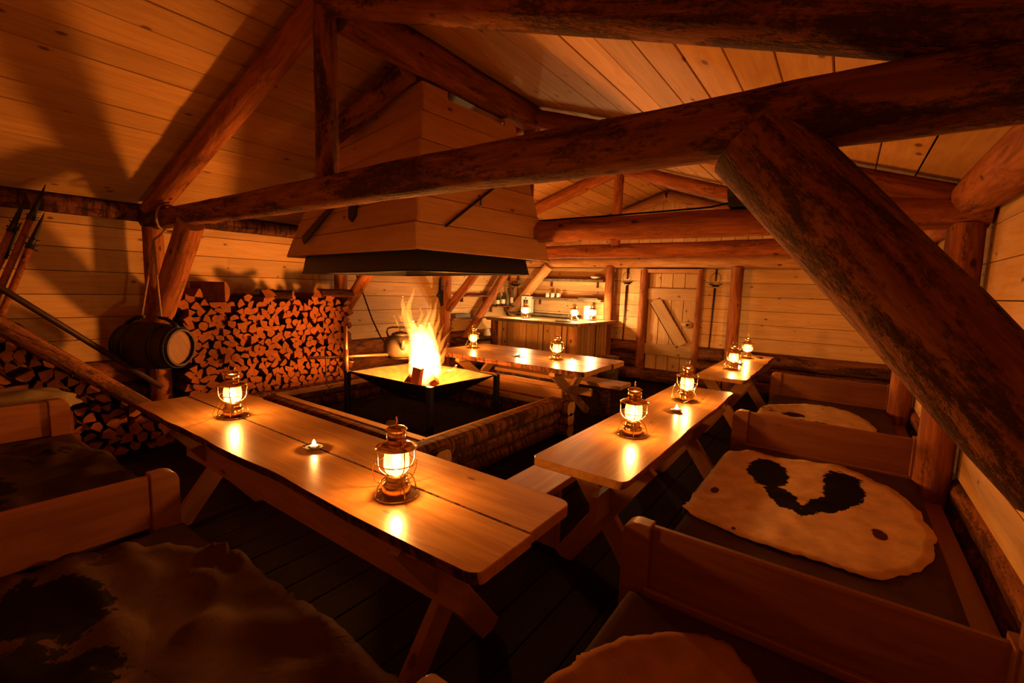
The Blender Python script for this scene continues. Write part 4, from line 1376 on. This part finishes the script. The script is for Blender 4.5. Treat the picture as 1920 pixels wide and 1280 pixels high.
# ------------------------------------------------------------------ cow hides
def hidemat(name, pale, dark, spots, nscale=6.0, thr=None, holes=()):
    m, nt, b = newmat(name)
    v = coords(nt, (1, 1, 1), False)
    n1 = noise_tex(nt, v, nscale, 5, 0.65)
    n2 = noise_tex(nt, coords(nt, (5, 22, 5), False), 6.0, 3, 0.6)
    col = mixcol(nt, ramp(nt, n1, 0.3, 0.7), tuple(c * 0.72 for c in pale), pale)
    sx = N(nt, 'ShaderNodeSeparateXYZ'); nt.links.new(v, sx.inputs[0])
    nw = noise_tex(nt, v, 9.0, 6, 0.7)
    wob = math_node(nt, 'MULTIPLY', math_node(nt, 'SUBTRACT', nw, 0.5), 2.8)
    mask = None
    for (cx, cy, rx, ry, ang) in spots:
        ca, sa = math.cos(ang), math.sin(ang)
        dx_ = math_node(nt, 'SUBTRACT', sx.outputs[0], cx)
        dy_ = math_node(nt, 'SUBTRACT', sx.outputs[1], cy)
        a = math_node(nt, 'DIVIDE', math_node(nt, 'ADD', math_node(nt, 'MULTIPLY', dx_, ca), math_node(nt, 'MULTIPLY', dy_, sa)), rx)
        c = math_node(nt, 'DIVIDE', math_node(nt, 'SUBTRACT', math_node(nt, 'MULTIPLY', dy_, ca), math_node(nt, 'MULTIPLY', dx_, sa)), ry)
        r2 = math_node(nt, 'ADD', math_node(nt, 'MULTIPLY', a, a), math_node(nt, 'MULTIPLY', c, c))
        k = math_node(nt, 'SUBTRACT', 1.0, ramp(nt, math_node(nt, 'ADD', r2, wob), 0.9, 1.02))
        mask = k if mask is None else math_node(nt, 'MAXIMUM', mask, k)
    if thr is not None:
        k = ramp(nt, noise_tex(nt, v, 2.3, 6, 0.62), thr, thr + 0.03)
        mask = k if mask is None else math_node(nt, 'MAXIMUM', mask, k)
    if mask is not None:
        col = mixcol(nt, mask, col, dark)
    for (cx, cy, rx, ry) in holes:
        dx_ = math_node(nt, 'DIVIDE', math_node(nt, 'SUBTRACT', sx.outputs[0], cx), rx)
        dy_ = math_node(nt, 'DIVIDE', math_node(nt, 'SUBTRACT', sx.outputs[1], cy), ry)
        r2 = math_node(nt, 'ADD', math_node(nt, 'MULTIPLY', dx_, dx_), math_node(nt, 'MULTIPLY', dy_, dy_))
        k = math_node(nt, 'SUBTRACT', 1.0, ramp(nt, math_node(nt, 'ADD', r2, wob), 0.9, 1.1))
        col = mixcol(nt, k, col, (0.075, 0.022, 0.010))
    nt.links.new(col, b.inputs['Base Color'])
    b.inputs['Roughness'].default_value = 0.9
    b.inputs['Specular IOR Level'].default_value = 0.05
    bump(nt, b, n2, 0.2, 0.004)
    return m
def hide(label, outline, z, mat, seed, edge=None, rag=0.032, fold=0.0, holes=(), drop=None):
    """draped skin: outline in plan, thin solid; edge=(axis, value, sign) folds over a bench edge"""
    P = [Vector((a, b, 0)) for a, b in outline]
    c = sum(P, Vector()) / len(P)
    n = 140
    # resample closed Catmull-Rom
    pts = []
    m = len(P)
    for i in range(n):
        f = i / n * m
        k = int(f); u = f - k
        p0, p1, p2, p3 = P[(k - 1) % m], P[k % m], P[(k + 1) % m], P[(k + 2) % m]
        q = 0.5 * ((2 * p1) + (p2 - p0) * u + (2 * p0 - 5 * p1 + 4 * p2 - p3) * u * u + (3 * p1 - p0 - 3 * p2 + p3) * u ** 3)
        d_ = (q - c)
        sc = 1 + rag * (noise.noise(Vector((i * 0.21, seed, 0))) - 1.4 * abs(noise.noise(Vector((i * 0.43, seed, 5)))) + 0.5)
        pts.append(d_ * sc)
    bm = bmesh.new()
    rings = []
    NR = 14
    def zz(p, t):
        w_ = p + c
        h = 0.006 + fold * max(0, noise.noise(Vector((w_.x * 4, w_.y * 7, seed)))) + 0.004 * noise.noise(Vector((w_.x * 12, w_.y * 9, seed)))
        h += 0.012 * (t ** 4) * noise.noise(Vector((w_.x * 9, w_.y * 9, seed + 3)))
        h = max(h, 0.003)
        x_, y_ = w_.x, w_.y
        if edge:
            axn, val, sg = edge
            over = (w_[axn] - val) * sg
            if over > 0:
                q = min(over / 0.05, 1.0)
                h -= over * q
                w2 = val + sg * over * (1 - 0.75 * q)
                if axn == 0:
                    x_ = w2
                else:
                    y_ = w2
        return Vector((x_ - c.x, y_ - c.y, h))
    ctrv = bm.verts.new(zz(Vector(), 0))
    for j in range(1, NR + 1):
        t = j / NR
        rings.append([bm.verts.new(zz(p * t, t)) for p in pts])
    for k in range(n):
        f = bm.faces.new((ctrv, rings[0][k], rings[0][(k + 1) % n])); f.smooth = True
    for a, b in zip(rings, rings[1:]):
        for k in range(n):
            f = bm.faces.new((a[k], b[k], b[(k + 1) % n], a[(k + 1) % n])); f.smooth = True
    # torn holes
    if holes:
        kill = []
        for f in bm.faces:
            m_ = f.calc_center_median()
            for (hx, hy, hr) in holes:
                if (Vector((m_.x + c.x - hx, m_.y + c.y - hy))).length < hr * (1 + 0.35 * noise.noise(m_ * 18)):
                    kill.append(f); break
        bmesh.ops.delete(bm, geom=kill, context='FACES')
    o = bm_obj('cow_hide', bm, mat, None, Matrix.Translation((c.x, c.y, z)))
    s = o.modifiers.new('skin', 'SOLIDIFY'); s.thickness = 0.004; s.offset = 1
    return tag(o, label, 'hide'), c
ZS = 0.470
big = [(-0.50, 3.83), (-0.28, 3.80), (0.0, 3.90), (0.20, 3.82), (0.40, 3.50), (0.47, 3.05), (0.42, 2.72), (0.22, 2.43), (0.02, 2.41), (-0.17, 2.39), (-0.42, 2.45), (-0.60, 2.52), (-0.71, 2.72), (-0.70, 3.1), (-0.66, 3.55)]
cb = sum((Vector(p) for p in big), Vector((0, 0))) / len(big)
mt = hidemat('spotted_hide', (0.62, 0.40, 0.22), (0.008, 0.004, 0.003),
             [(-0.315 - cb.x, 3.43 - cb.y, 0.125, 0.27, 0.10), (-0.19 - cb.x, 3.05 - cb.y, 0.075, 0.22, 0.49), (0.095 - cb.x, 3.47 - cb.y, 0.115, 0.32, 0.0), (0.02 - cb.x, 3.10 - cb.y, 0.075, 0.26, -0.50)],
             holes=((0.25 - cb.x, 2.88 - cb.y, 0.035, 0.065), (-0.535 - cb.x, 2.91 - cb.y, 0.022, 0.05), (-0.353 - cb.x, 2.48 - cb.y, 0.010, 0.016)))
hide('large pale cow hide with two black blotches on the right bunk', big, ZS, mt, 3.3, edge=(0, -0.615, -1), fold=0.014)
mt2 = hidemat('spotted_hide_far', (0.60, 0.42, 0.24), (0.022, 0.011, 0.007), [(0.0, -0.15, 0.22, 0.12, 0.4), (-0.15, 0.12, 0.10, 0.10, 0)], thr=0.60)
hide('speckled pale cow hide on the bunk behind the second partition', [(-0.44, 5.80), (-0.10, 6.02), (0.17, 5.86), (0.33, 5.30), (0.30, 4.75), (0.0, 4.45), (-0.4, 4.5), (-0.66, 4.9), (-0.66, 5.35)], ZS, mt2, 8.1, edge=(0, -0.615, -1))
mt5 = hidemat('far_hide', (0.58, 0.40, 0.24), (0.03, 0.015, 0.01), [], thr=0.66)
hide('pale cow hide glimpsed on the farthest bunk bay', [(-0.35, 7.4), (0.0, 7.6), (0.3, 7.35), (0.33, 7.0), (0.05, 6.85), (-0.3, 6.95)], ZS, mt5, 5.2)
mt3 = hidemat('tan_hide', (0.34, 0.16, 0.07), (0.012, 0.007, 0.005), [(-0.045, 0.0, 0.03, 0.06, 0)])
hide('tan cow hide with scalloped edge at the bottom of the view', [(-0.62, 0.98), (-0.60, 1.2), (-0.54, 1.34), (-0.38, 1.545), (-0.22, 1.60), (-0.11, 1.50), (-0.03, 1.38), (0.18, 1.30), (0.30, 1.1), (0.1, 0.92), (-0.3, 0.90)], ZS, mt3, 12.4, edge=(0, -0.615, -1), rag=0.05)
mt4 = hidemat('shaggy_hide', (0.085, 0.042, 0.02), (0.012, 0.006, 0.004), [(0.05, -0.35, 0.42, 0.32, 0.1), (-0.55, -0.1, 0.25, 0.14, 0.2)], thr=0.63)
hide('dark shaggy hide hanging over the near left bunk', [(-0.92, 0.93), (-1.15, 0.93), (-1.42, 0.91), (-1.70, 0.90), (-1.95, 0.86), (-2.24, 0.72), (-2.46, 0.50), (-2.46, 0.2), (-2.3, -0.15), (-1.9, -0.35), (-1.4, -0.38), (-0.95, -0.25), (-0.80, 0.1), (-0.80, 0.6)], ZS, mt4, 17.2, edge=(1, 0.835, 1), rag=0.06, fold=0.085)
mt6 = hidemat('dark_hide', (0.05, 0.026, 0.013), (0.012, 0.006, 0.004), [(0.0, -0.25, 0.45, 0.3, 0.0)], thr=0.6)
hide('dark mottled hide on the farther left bunk', [(-2.95, 0.88), (-3.3, 0.88), (-3.7, 0.86), (-4.1, 0.80), (-4.45, 0.55), (-4.45, 0.1), (-4.1, -0.3), (-3.5, -0.4), (-2.95, -0.25), (-2.80, 0.3)], ZS, mt6, 23.7, edge=(1, 0.835, 1), rag=0.05, fold=0.05)
# pale cloth bundle behind the farther left end board
hide_cl = plain('pale_cloth', (0.20, 0.15, 0.07), 0.85, 0, 0.3, 8, 0.3)
bm = bmesh.new()
bmesh.ops.create_icosphere(bm, subdivisions=4, radius=1.0)
for v in bm.verts:
    nz = noise.noise(v.co * 2.2)
    v.co = Vector((v.co.x * 0.16, v.co.y * 0.36, max(v.co.z, -0.3) * 0.13)) * (1 + 0.25 * nz)
for f in bm.faces:
    f.smooth = True
o = bm_obj('cloth_bundle', bm, hide_cl, None, Matrix.Translation((-4.88, 0.55, 0.66)))
tag(o, 'crumpled pale cloth bundle behind the left bunk end board', 'cloth')
o = box('storage_crate', (-5.08, 0.18, 0.0), (-4.70, 0.85, 0.60), 'bunk')
tag(o, 'plain wooden box under the crumpled pale cloth', 'box')

# ------------------------------------------------------------------ bar in the back-left corner
bar = thing('bar_counter', 'corner bar of upright waney planks with log posts', 'bar', (-4.4, 7.4, 0))
bx0, bx1, by0, BZ = -5.42, -3.66, 6.92, 1.085
random.seed(91)
wavy_board('counter_top', (bx0 - 0.12, by0 + 0.13, BZ), (bx1 + 0.12, by0 + 0.13, BZ), 0.50, 0.055, 'palelog', bar, 5, live=(0.02, 0.01), corner=0.12)
wavy_board('counter_top', (bx1 - 0.18, by0 + 0.38, BZ), (bx1 - 0.18, 8.42, BZ), 0.60, 0.055, 'palelog', bar, 6, live=(0.01, 0.02), corner=0)
x = bx0 + 0.09
i = 0
while x < bx1 - 0.14:
    wdt = random.choice((0.11, 0.13, 0.15))
    board('plank', (x + wdt / 2, by0 + 0.05 + (0.012 if i % 3 == 2 else 0), 0.02), (x + wdt / 2, by0 + 0.05 + (0.012 if i % 3 == 2 else 0), BZ - 0.057), wdt - random.choice((0.003, 0.006, 0.02)), 0.022, (0, -1, 0), 'door', bar)
    x += wdt; i += 1
board('backing', ((bx0 + bx1) / 2, by0 + 0.10, 0.02), ((bx0 + bx1) / 2, by0 + 0.10, BZ - 0.06), bx1 - bx0 - 0.1, 0.02, (0, -1, 0), 'bark', bar)
y = by0 + 0.14
while y < 8.25:
    wdt = random.choice((0.10, 0.12, 0.14))
    board('plank', (bx1 - 0.02 + random.choice((0, 0.012)), y + wdt / 2, 0.02), (bx1 - 0.02 + random.choice((0, 0.012)), y + wdt / 2, BZ - 0.057), wdt - random.choice((0.006, 0.03, 0.045)), 0.022, (1, 0, 0), 'pine', bar)
    y += wdt
board('backing', (bx1 - 0.06, (by0 + 8.3) / 2, 0.02), (bx1 - 0.06, (by0 + 8.3) / 2, BZ - 0.06), 8.3 - by0 - 0.15, 0.02, (1, 0, 0), 'bark', bar)
log('post', (bx0 + 0.02, by0 + 0.06, 0), (bx0 + 0.02, by0 + 0.06, BZ - 0.058), 0.085, 0.08, 'oldlog', bar, up=(0, 1, 0))
log('post', (bx1 - 0.05, by0 + 0.06, 0), (bx1 - 0.05, by0 + 0.06, BZ - 0.058), 0.10, 0.095, 'palelog', bar, up=(0, 1, 0))

# wall shelves behind the bar
def shelf(label, p0, p1, W, T, mat='palelog', up=(0, 0, 1), brackets=True, wallv=None):
    o = thing('wall_shelf', label, 'shelf', p0)
    wavy_board('shelf_board', p0, p1, W, T, mat, o, p0[0] + p0[2], live=(0.015, 0.0), corner=0.0)
    if wallv is not None:
        wv = Vector(wallv)
        for t in (0.15, 0.85):
            q = Vector(p0).lerp(Vector(p1), t) + wv * (W / 2 - 0.035) - Vector((0, 0, T))
            board('bracket', q, q - Vector((0, 0, 0.11)), 0.03, 0.06, -wv, 'bark', o)
    return o
shelf('upper waney shelf on the lit wall behind the bar', (-5.30, 8.35, 1.855), (-3.79, 8.35, 1.855), 0.26, 0.05, wallv=(0, 1, 0))
shelf('lower waney shelf with mugs on the lit wall behind the bar', (-5.62, 8.33, 1.47), (-3.80, 8.33, 1.47), 0.30, 0.05, wallv=(0, 1, 0))
shelf('low back counter board under the bar wall shelves', (-5.95, 8.30, 1.135), (-4.35, 8.30, 1.135), 0.36, 0.05, 'greymoss', wallv=(0, 1, 0))
shelf('upper thin shelf on the left wall beside the third truss', (-5.96, 6.62, 1.475), (-5.96, 7.60, 1.475), 0.24, 0.028, 'oldlog', wallv=(-1, 0, 0))
shelf('lower thin shelf on the left wall holding the grey box', (-5.96, 6.30, 1.045), (-5.96, 7.30, 1.045), 0.24, 0.028, 'oldlog', wallv=(-1, 0, 0))
shelf('bottle shelf in the back-left corner', (-5.90, 7.52, 1.262), (-5.90, 8.28, 1.262), 0.26, 0.03, 'oldlog', wallv=(-1, 0, 0))
shelf('lowest shelf on the left wall carrying the small lampshade', (-5.92, 6.42, 0.66), (-5.92, 7.75, 0.66), 0.36, 0.04, 'bark', wallv=(-1, 0, 0))
o = box('grey_box', (-6.05, 6.38, 1.046), (-5.87, 6.80, 1.125), 'stonegrey', None, 0.008)
tag(o, 'flat grey box on the lower left wall shelf', 'box')
o = lathe('lamp_shade', [(0.075, 0), (0.077, 0.002), (0.042, 0.14), (0.038, 0.14), (0.072, 0.003), (0.075, 0)], 'paper', None, (-5.88, 7.35, 0.661), 18)
tag(o, 'small white lampshade standing on the lowest left shelf', 'lampshade')
o = box('paper_strip', (-5.93, 6.75, 1.476), (-5.89, 7.0, 1.485), 'redcap')
tag(o, 'thin red strip lying on the upper left shelf', 'strip')

def bottle(x, y, z, h, r, mat, label, cap='iron', lab=True):
    o = thing('bottle', label, 'bottle', (x, y, z))
    lathe('glass_body', [(0, 0), (r * 0.92, 0), (r, h * 0.03), (r, h * 0.52), (r * 0.85, h * 0.60), (r * 0.4, h * 0.70), (r * 0.33, h * 0.76), (r * 0.33, h * 0.94), (0, h * 0.94)], mat, o, (x, y, z), 14)
    lathe('cap', [(0, 0), (r * 0.4, 0), (r * 0.4, h * 0.10), (0, h * 0.10)], cap, o, (x, y, z + h * 0.90), 10)
    if lab:
        lathe('label', [(r * 1.012, h * 0.14), (r * 1.02, h * 0.15), (r * 1.02, h * 0.42), (r * 1.012, h * 0.43)], 'bottle_label', o, (x, y, z), 14)
    return o
bottle(-5.87, 7.66, 1.263, 0.27, 0.040, 'bottle', 'dark bottle at the left end of the bottle shelf')
bottle(-5.86, 7.83, 1.263, 0.31, 0.044, 'bottle', 'dark bottle with red cap and pale label on the bottle shelf', 'redcap')
bottle(-5.87, 8.00, 1.263, 0.37, 0.036, 'bottle_clear', 'tall slim pale glass bottle on the bottle shelf', 'iron', False)
bottle(-5.86, 8.14, 1.263, 0.40, 0.036, 'bottle_clear', 'tallest labelled bottle at the right end of the bottle shelf')
o = thing('bracket_tray', 'small round dark tray on the corner post holding a yellow thing', 'tray', (-5.78, 8.16, 1.70))
lathe('dish', [(0, 0), (0.06, 0.0), (0.10, 0.03), (0.14, 0.045), (0.14, 0.055), (0.10, 0.042), (0, 0.02)], 'iron', o, (-5.80, 8.16, 1.68), 18)
tube('support', [(-5.80, 8.16, 1.69), (-5.88, 8.20, 1.62), (-5.93, 8.25, 1.56)], 0.010, 'iron', o, 6)
box('contents', (-5.86, 8.13, 1.715), (-5.74, 8.18, 1.745), plain and 'wax', o)
def mug(x, y, z, lab, rz):
    o = thing('mug', lab, 'mug', (x, y, z), group='white mugs on the bar shelf')
    lathe('cup', [(0, 0), (0.036, 0), (0.040, 0.006), (0.041, 0.095), (0.037, 0.095), (0.036, 0.012), (0, 0.010)], 'white', o, (x, y, z), 18)
    c_, s_ = math.cos(rz), math.sin(rz)
    tube('handle', [Vector((x, y, z)) + Vector((c_ * a, s_ * a, b)) for a, b in ((0.040, 0.075), (0.060, 0.078), (0.070, 0.055), (0.062, 0.03), (0.040, 0.022))], 0.006, 'white', o, 6)
mug(-5.02, 8.24, 1.471, 'left white mug on the lower bar shelf', -1.2)
mug(-4.90, 8.24, 1.471, 'middle white mug on the lower bar shelf', -1.4)
mug(-4.78, 8.27, 1.471, 'right mug standing back on the lower bar shelf', -0.4)
o = lathe('bowl', [(0, 0), (0.05, 0), (0.09, 0.03), (0.11, 0.055), (0.104, 0.055), (0.085, 0.035), (0, 0.012)], 'white', None, (-3.99, 8.33, 1.856), 18)
tag(o, 'shallow bowl at the right end of the upper bar shelf', 'bowl')
o = thing('tray', 'dark flat tray lying on the right end of the lower bar shelf', 'tray', (-4.05, 8.30, 1.471))
box('base', (-4.28, 8.20, 1.471), (-3.86, 8.44, 1.480), 'stonegrey', o)
box('rim', (-4.28, 8.19, 1.471), (-3.86, 8.20, 1.495), 'stonegrey', o)
o = lathe('paper_roll', [(0.022, 0), (0.068, 0), (0.068, 0.26), (0.022, 0.26), (0.022, 0)], 'paper', None, (-4.03, 8.10, BZ), 20)
tag(o, 'upright white paper roll on the bar between two lanterns', 'paper roll')
o = lathe('serving_plate', [(0, 0), (0.16, 0), (0.19, 0.012), (0.16, 0.010), (0, 0.006)], 'darkprint', None, (-3.98, 7.14, BZ), 24)
tag(o, 'dark round plate on the bar counter', 'plate')
ca = thing('wine_carton', 'white drinks carton with dark front panel on the bar', 'carton', (-5.42, 8.0, 1.136))
fr = Matrix.Translation((-5.46, 8.15, 1.136)) @ Matrix.Rotation(0.25, 4, 'Z')
def cbox(name, lo, hi, mat):
    bm = bmesh.new(); box_into(bm, lo, hi); return bm_obj(name, bm, mat, ca, fr)
cbox('carton_body', (-0.10, -0.09, 0), (0.11, 0.09, 0.34), 'paper')
cbox('dark_panel', (-0.055, -0.092, 0.03), (0.045, -0.0905, 0.27), 'darkprint')
bm = bmesh.new(); tube_into(bm, [(-0.05, 0, 0.34), (-0.04, 0, 0.385), (0, 0, 0.40), (0.04, 0, 0.385), (0.05, 0, 0.34)], 0.006, 6)
bm_obj('handle', bm, 'paper', ca, fr)
bm = bmesh.new(); lathe_into(bm, [(0, 0), (0.012, 0), (0.016, 0.012), (0, 0.02)], 8)
bm_obj('emblem', bm, 'darkprint', ca, fr @ Matrix.Translation((-0.005, -0.0905, 0.30)) @ Matrix.Rotation(PI / 2, 4, 'X') @ Matrix.Diagonal((1, 1, 0.15, 1)))

# ------------------------------------------------------------------ small hung things
sp = thing('loudspeaker', 'black box loudspeaker on top of the second tie beam', 'loudspeaker', (-0.63, 4.0, 2.31))
bm = bmesh.new()
ly = [bm.verts.new(p) for p in ((-0.17, -0.09, 0), (0.17, -0.09, 0), (0.17, 0.10, 0), (-0.17, 0.10, 0), (-0.185, -0.11, 0.135), (0.185, -0.11, 0.135), (0.17, 0.10, 0.135), (-0.17, 0.10, 0.135))]
for f in ((0, 3, 2, 1), (4, 5, 6, 7), (0, 1, 5, 4), (1, 2, 6, 5), (2, 3, 7, 6), (3, 0, 4, 7)):
    bm.faces.new([ly[i] for i in f])
bmesh.ops.bevel(bm, geom=list(bm.edges), offset=0.006, segments=2, affect='EDGES')
bm_obj('cabinet', bm, 'speaker', sp, Matrix.Translation((-0.63, 4.0, 2.315)))
prism('grille', [(-0.16, 0.01), (0.16, 0.01), (0.172, 0.125), (-0.172, 0.125)], 0.006, 'blackmetal', sp, Matrix.Translation((-0.63, 3.895, 2.315)) @ Matrix.Rotation(PI / 2 - 0.13, 4, 'X'))
lathe('badge', [(0, 0), (0.009, 0), (0.009, 0.003), (0, 0.003)], 'brass', sp, seg=10, matrix=Matrix.Translation((-0.74, 3.88, 2.40)) @ Matrix.Rotation(PI / 2, 4, 'X'))
tube('strap', [(-0.50, 3.885, 2.10), (-0.50, 3.87, 2.2), (-0.50, 3.875, 2.31), (-0.50, 3.87, 2.45)], 0.004, 'cable', sp, 5)
o = tube('speaker_cable', [(-0.80, 4.02, 2.37), (-0.95, 4.0, 2.34), (-1.2, 4.0, 2.335), (-1.8, 3.99, 2.325), (-2.4, 3.99, 2.322), (-3.2, 3.99, 2.32)], 0.008, 'cable', None, 6)
tag(o, 'black cable running along the second tie beam to the loudspeaker', 'cable')
o = tube('power_cord', [(-5.62, 4.02, 1.86), (-5.60, 4.05, 1.70), (-5.52, 4.10, 1.45), (-5.42, 4.15, 1.15), (-5.28, 4.2, 0.88), (-5.10, 4.25, 0.74), (-4.95, 4.3, 0.70)], 0.010, 'cable', None, 6)
tag(o, 'dark cord hanging in a curve beside the firewood stack', 'cord')
ip = thing('iron_fitting', 'black iron fitting hung on the third left post', 'fitting', (-5.95, 6.12, 1.4))
prism('plate', [(-0.03, -0.10), (0.01, -0.24), (0.05, -0.22), (0.04, -0.06), (0.05, 0.02), (0.02, 0.06), (0.02, 0.26), (-0.04, 0.26), (-0.045, 0.06), (-0.06, 0.0), (-0.10, -0.04), (-0.09, -0.06)], 0.03, 'iron', ip, Matrix.Translation((-6.0, 6.13, 1.50)) @ Matrix.Rotation(PI / 2, 4, 'X'), 0.004)
tube('peg', [(-6.0, 6.12, 1.62), (-5.92, 6.10, 1.62)], 0.008, 'iron', ip, 6)

# ------------------------------------------------------------------ lanterns
def make_lantern(copper=False, clear=False):
    mt_ = 'copper' if copper else 'brass'
    o = thing('oil_lantern', 'lantern', 'lantern')
    lathe('fuel_tank', [(0, 0.006), (0.050, 0.006), (0.058, 0.010), (0.060, 0.018), (0.060, 0.052), (0.056, 0.060), (0.049, 0.064), (0.047, 0.072), (0.047, 0.086), (0.034, 0.094), (0.026, 0.100), (0, 0.102)], mt_, o, seg=24)
    lathe('burner', [(0.020, 0.100), (0.024, 0.102), (0.024, 0.110), (0.012, 0.116), (0, 0.118)], mt_, o, seg=14)
    lathe('globe', [(0.036, 0.100), (0.044, 0.107), (0.051, 0.122), (0.0535, 0.142), (0.053, 0.165), (0.050, 0.185), (0.045, 0.202)], 'globe_clear' if clear else 'globe', o, seg=24)
    lathe('collar', [(0.0465, 0.198), (0.048, 0.198), (0.049, 0.218), (0.046, 0.222), (0.0445, 0.218), (0.0465, 0.198)], mt_, o, seg=22)
    lathe('brim', [(0.040, 0.228), (0.060, 0.224), (0.088, 0.212), (0.0885, 0.214), (0.061, 0.227), (0.040, 0.232)], mt_, o, seg=28)
    lathe('chimney', [(0.0405, 0.226), (0.042, 0.226), (0.042, 0.272), (0.038, 0.279), (0.030, 0.282), (0.0285, 0.281), (0.037, 0.277), (0.0405, 0.270)], mt_, o, seg=22)
    lathe('cap', [(0.0, 0.305), (0.018, 0.304), (0.034, 0.300), (0.045, 0.292), (0.0455, 0.290), (0.034, 0.296), (0.0, 0.300)], mt_, o, seg=22)
    bm = bmesh.new()
    for k in range(3):
        a = k * 2 * PI / 3 + 0.4
        tube_into(bm, [(0.031 * math.cos(a), 0.031 * math.sin(a), 0.279), (0.031 * math.cos(a), 0.031 * math.sin(a), 0.298)], 0.002, 5)
    bm_obj('cap_stays', bm, mt_, o)
    # wire cage: four side wires, a middle ring, flared foot with a base ring
    for k in range(4):
        a = k * PI / 2 + 0.25
        c_, s_ = math.cos(a), math.sin(a)
        tube('guard_wire', [(r * c_, r * s_, z) for r, z in ((0.083, 0.214), (0.083, 0.180), (0.082, 0.150), (0.074, 0.126), (0.058, 0.108), (0.044, 0.098), (0.046, 0.092), (0.064, 0.080), (0.080, 0.055), (0.089, 0.025), (0.089, 0.003))], 0.0030, mt_, o, 5)
    ring = lambda r, z: [(r * math.cos(t * PI / 14), r * math.sin(t * PI / 14), z) for t in range(28)]
    tube('guard_ring', ring(0.0825, 0.146), 0.0028, mt_, o, 5, True)
    tube('base_ring', ring(0.089, 0.004), 0.0034, mt_, o, 5, True)
    tube('top_loop', [(0.0, 0.019 * math.sin(a), 0.322 - 0.022 * math.cos(a)) for a in [0.15 + i * (2 * PI - 0.3) / 12 for i in range(13)]], 0.0032, mt_, o, 5)
    tube('bail_handle', [(0.084, 0.0, 0.158), (0.092, 0.03, 0.13), (0.094, 0.06, 0.085), (0.08, 0.09, 0.03), (0.03, 0.105, 0.008), (-0.03, 0.105, 0.008), (-0.08, 0.09, 0.03), (-0.094, 0.06, 0.085), (-0.092, 0.03, 0.13), (-0.084, 0, 0.158)], 0.0022, mt_, o, 5)
    lathe('flame', [(0, 0.112), (0.010, 0.118), (0.0135, 0.128), (0.011, 0.140), (0.005, 0.152), (0, 0.160)], 'wick', o, seg=12)
    l_ = bpy.data.lights.new('lantern_light', 'POINT')
    l_.energy = LANTERN_W
    l_.color = OIL
    l_.shadow_soft_size = 0.018
    lo = bpy.data.objects.new('lantern_light', l_)
    C.objects.link(lo)
    lo.parent = o
    lo.location = (0, 0, 0.136)
    return o
LB = make_lantern(False)
LC = make_lantern(True)
LD = make_lantern(False, True)
spots = [
    (LC, -1.485, 1.262, TOP, 1.0, 'brightest lantern standing at the near end of the front table'),
    (LC, -3.19, 1.345, TOP, 2.3, 'lantern at the left end of the front table before the firewood'),
    (LC, -1.015, 2.760, TOP, 0.2, 'lantern with tall loop nearest on the right trestle table'),
    (LC, -1.012, 3.960, TOP, 2.9, 'second lantern behind the tea light on the right table'),
    (LC, -1.030, 6.05, TOP, 1.9, 'front lantern of two on the farther right table'),
    (LD, -1.080, 7.33, TOP, 0.9, 'dimmer clear lantern at the far end of the right tables'),
    (LB, -2.935, 5.10, TOP, 0.5, 'lantern at the right end of the broad back table'),
    (LB, -4.37, 5.14, TOP, 2.6, 'lantern at the left end of the back table beside the flames'),
    (LD, -4.83, 7.16, BZ, 0.4, 'dim lantern left on the bar in front of the carton'),
    (LB, -3.97, 7.47, BZ, 1.4, 'middle lantern on the bar beside the paper roll'),
    (LB, -3.79, 7.86, BZ, 2.2, 'right lantern on the bar next to the log post'),
]
used = set()
for src, x_, y_, z_, rz, lab in spots:
    if src.name in used:
        o = copy_tree(src)
    else:
        o = src
        used.add(src.name)
    o.matrix_basis = Matrix.Translation((x_, y_, z_ + 0.001)) @ Matrix.Rotation(rz, 4, 'Z')
    tag(o, lab, 'lantern', 'oil lanterns')
    up_ = 3.2 if z_ == BZ else 0.8      # wicks turned up at the bar
    for ch in o.children:
        if ch.type == 'LIGHT':
            ch.data = ch.data.copy()
            ch.data.energy = LANTERN_W * up_
            if z_ == BZ:
                ch.data.color = (1.0, 0.58, 0.24)

# tea lights in small dishes
def tealight(x, y, lab):
    o = thing('tea_light', lab, 'candle', (x, y, TOP), group='tea lights on the tables')
    lathe('dish', [(0, 0.0), (0.028, 0.0), (0.040, 0.008), (0.052, 0.016), (0.053, 0.018), (0.040, 0.011), (0, 0.004)], 'dish', o, (x, y, TOP + 0.0005), 16)
    lathe('cup', [(0, 0), (0.020, 0), (0.0205, 0.016), (0.0195, 0.016), (0, 0.012)], 'wax', o, (x, y, TOP + 0.006), 14)
    lathe('flame', [(0, 0.0), (0.008, 0.006), (0.011, 0.013), (0.007, 0.024), (0, 0.036)], 'wick', o, (x, y, TOP + 0.021), 10)
    l_ = bpy.data.lights.new('candle_light', 'POINT')
    l_.energy = CANDLE_W; l_.color = OIL; l_.shadow_soft_size = 0.008
    lo = bpy.data.objects.new('candle_light', l_)
    C.objects.link(lo)
    lo.location = (x, y, TOP + 0.036)
    setp(lo, o)
tealight(-2.25, 1.345, 'tea light on the front table between its two lanterns')
tealight(-0.97, 3.55, 'tea light on the right table between its two lanterns')
tealight(-1.045, 6.58, 'tea light behind the front lantern on the farther table')
tealight(-3.45, 4.96, 'tea light on the broad back table between lanterns')
o = lathe('ashtray', [(0, 0), (0.04, 0), (0.046, 0.018), (0.038, 0.02), (0.03, 0.008), (0, 0.006)], 'iron', None, (-0.93, 7.45, TOP + 0.001), 14)
tag(o, 'small dark dish beside the lantern on the farther table', 'dish')
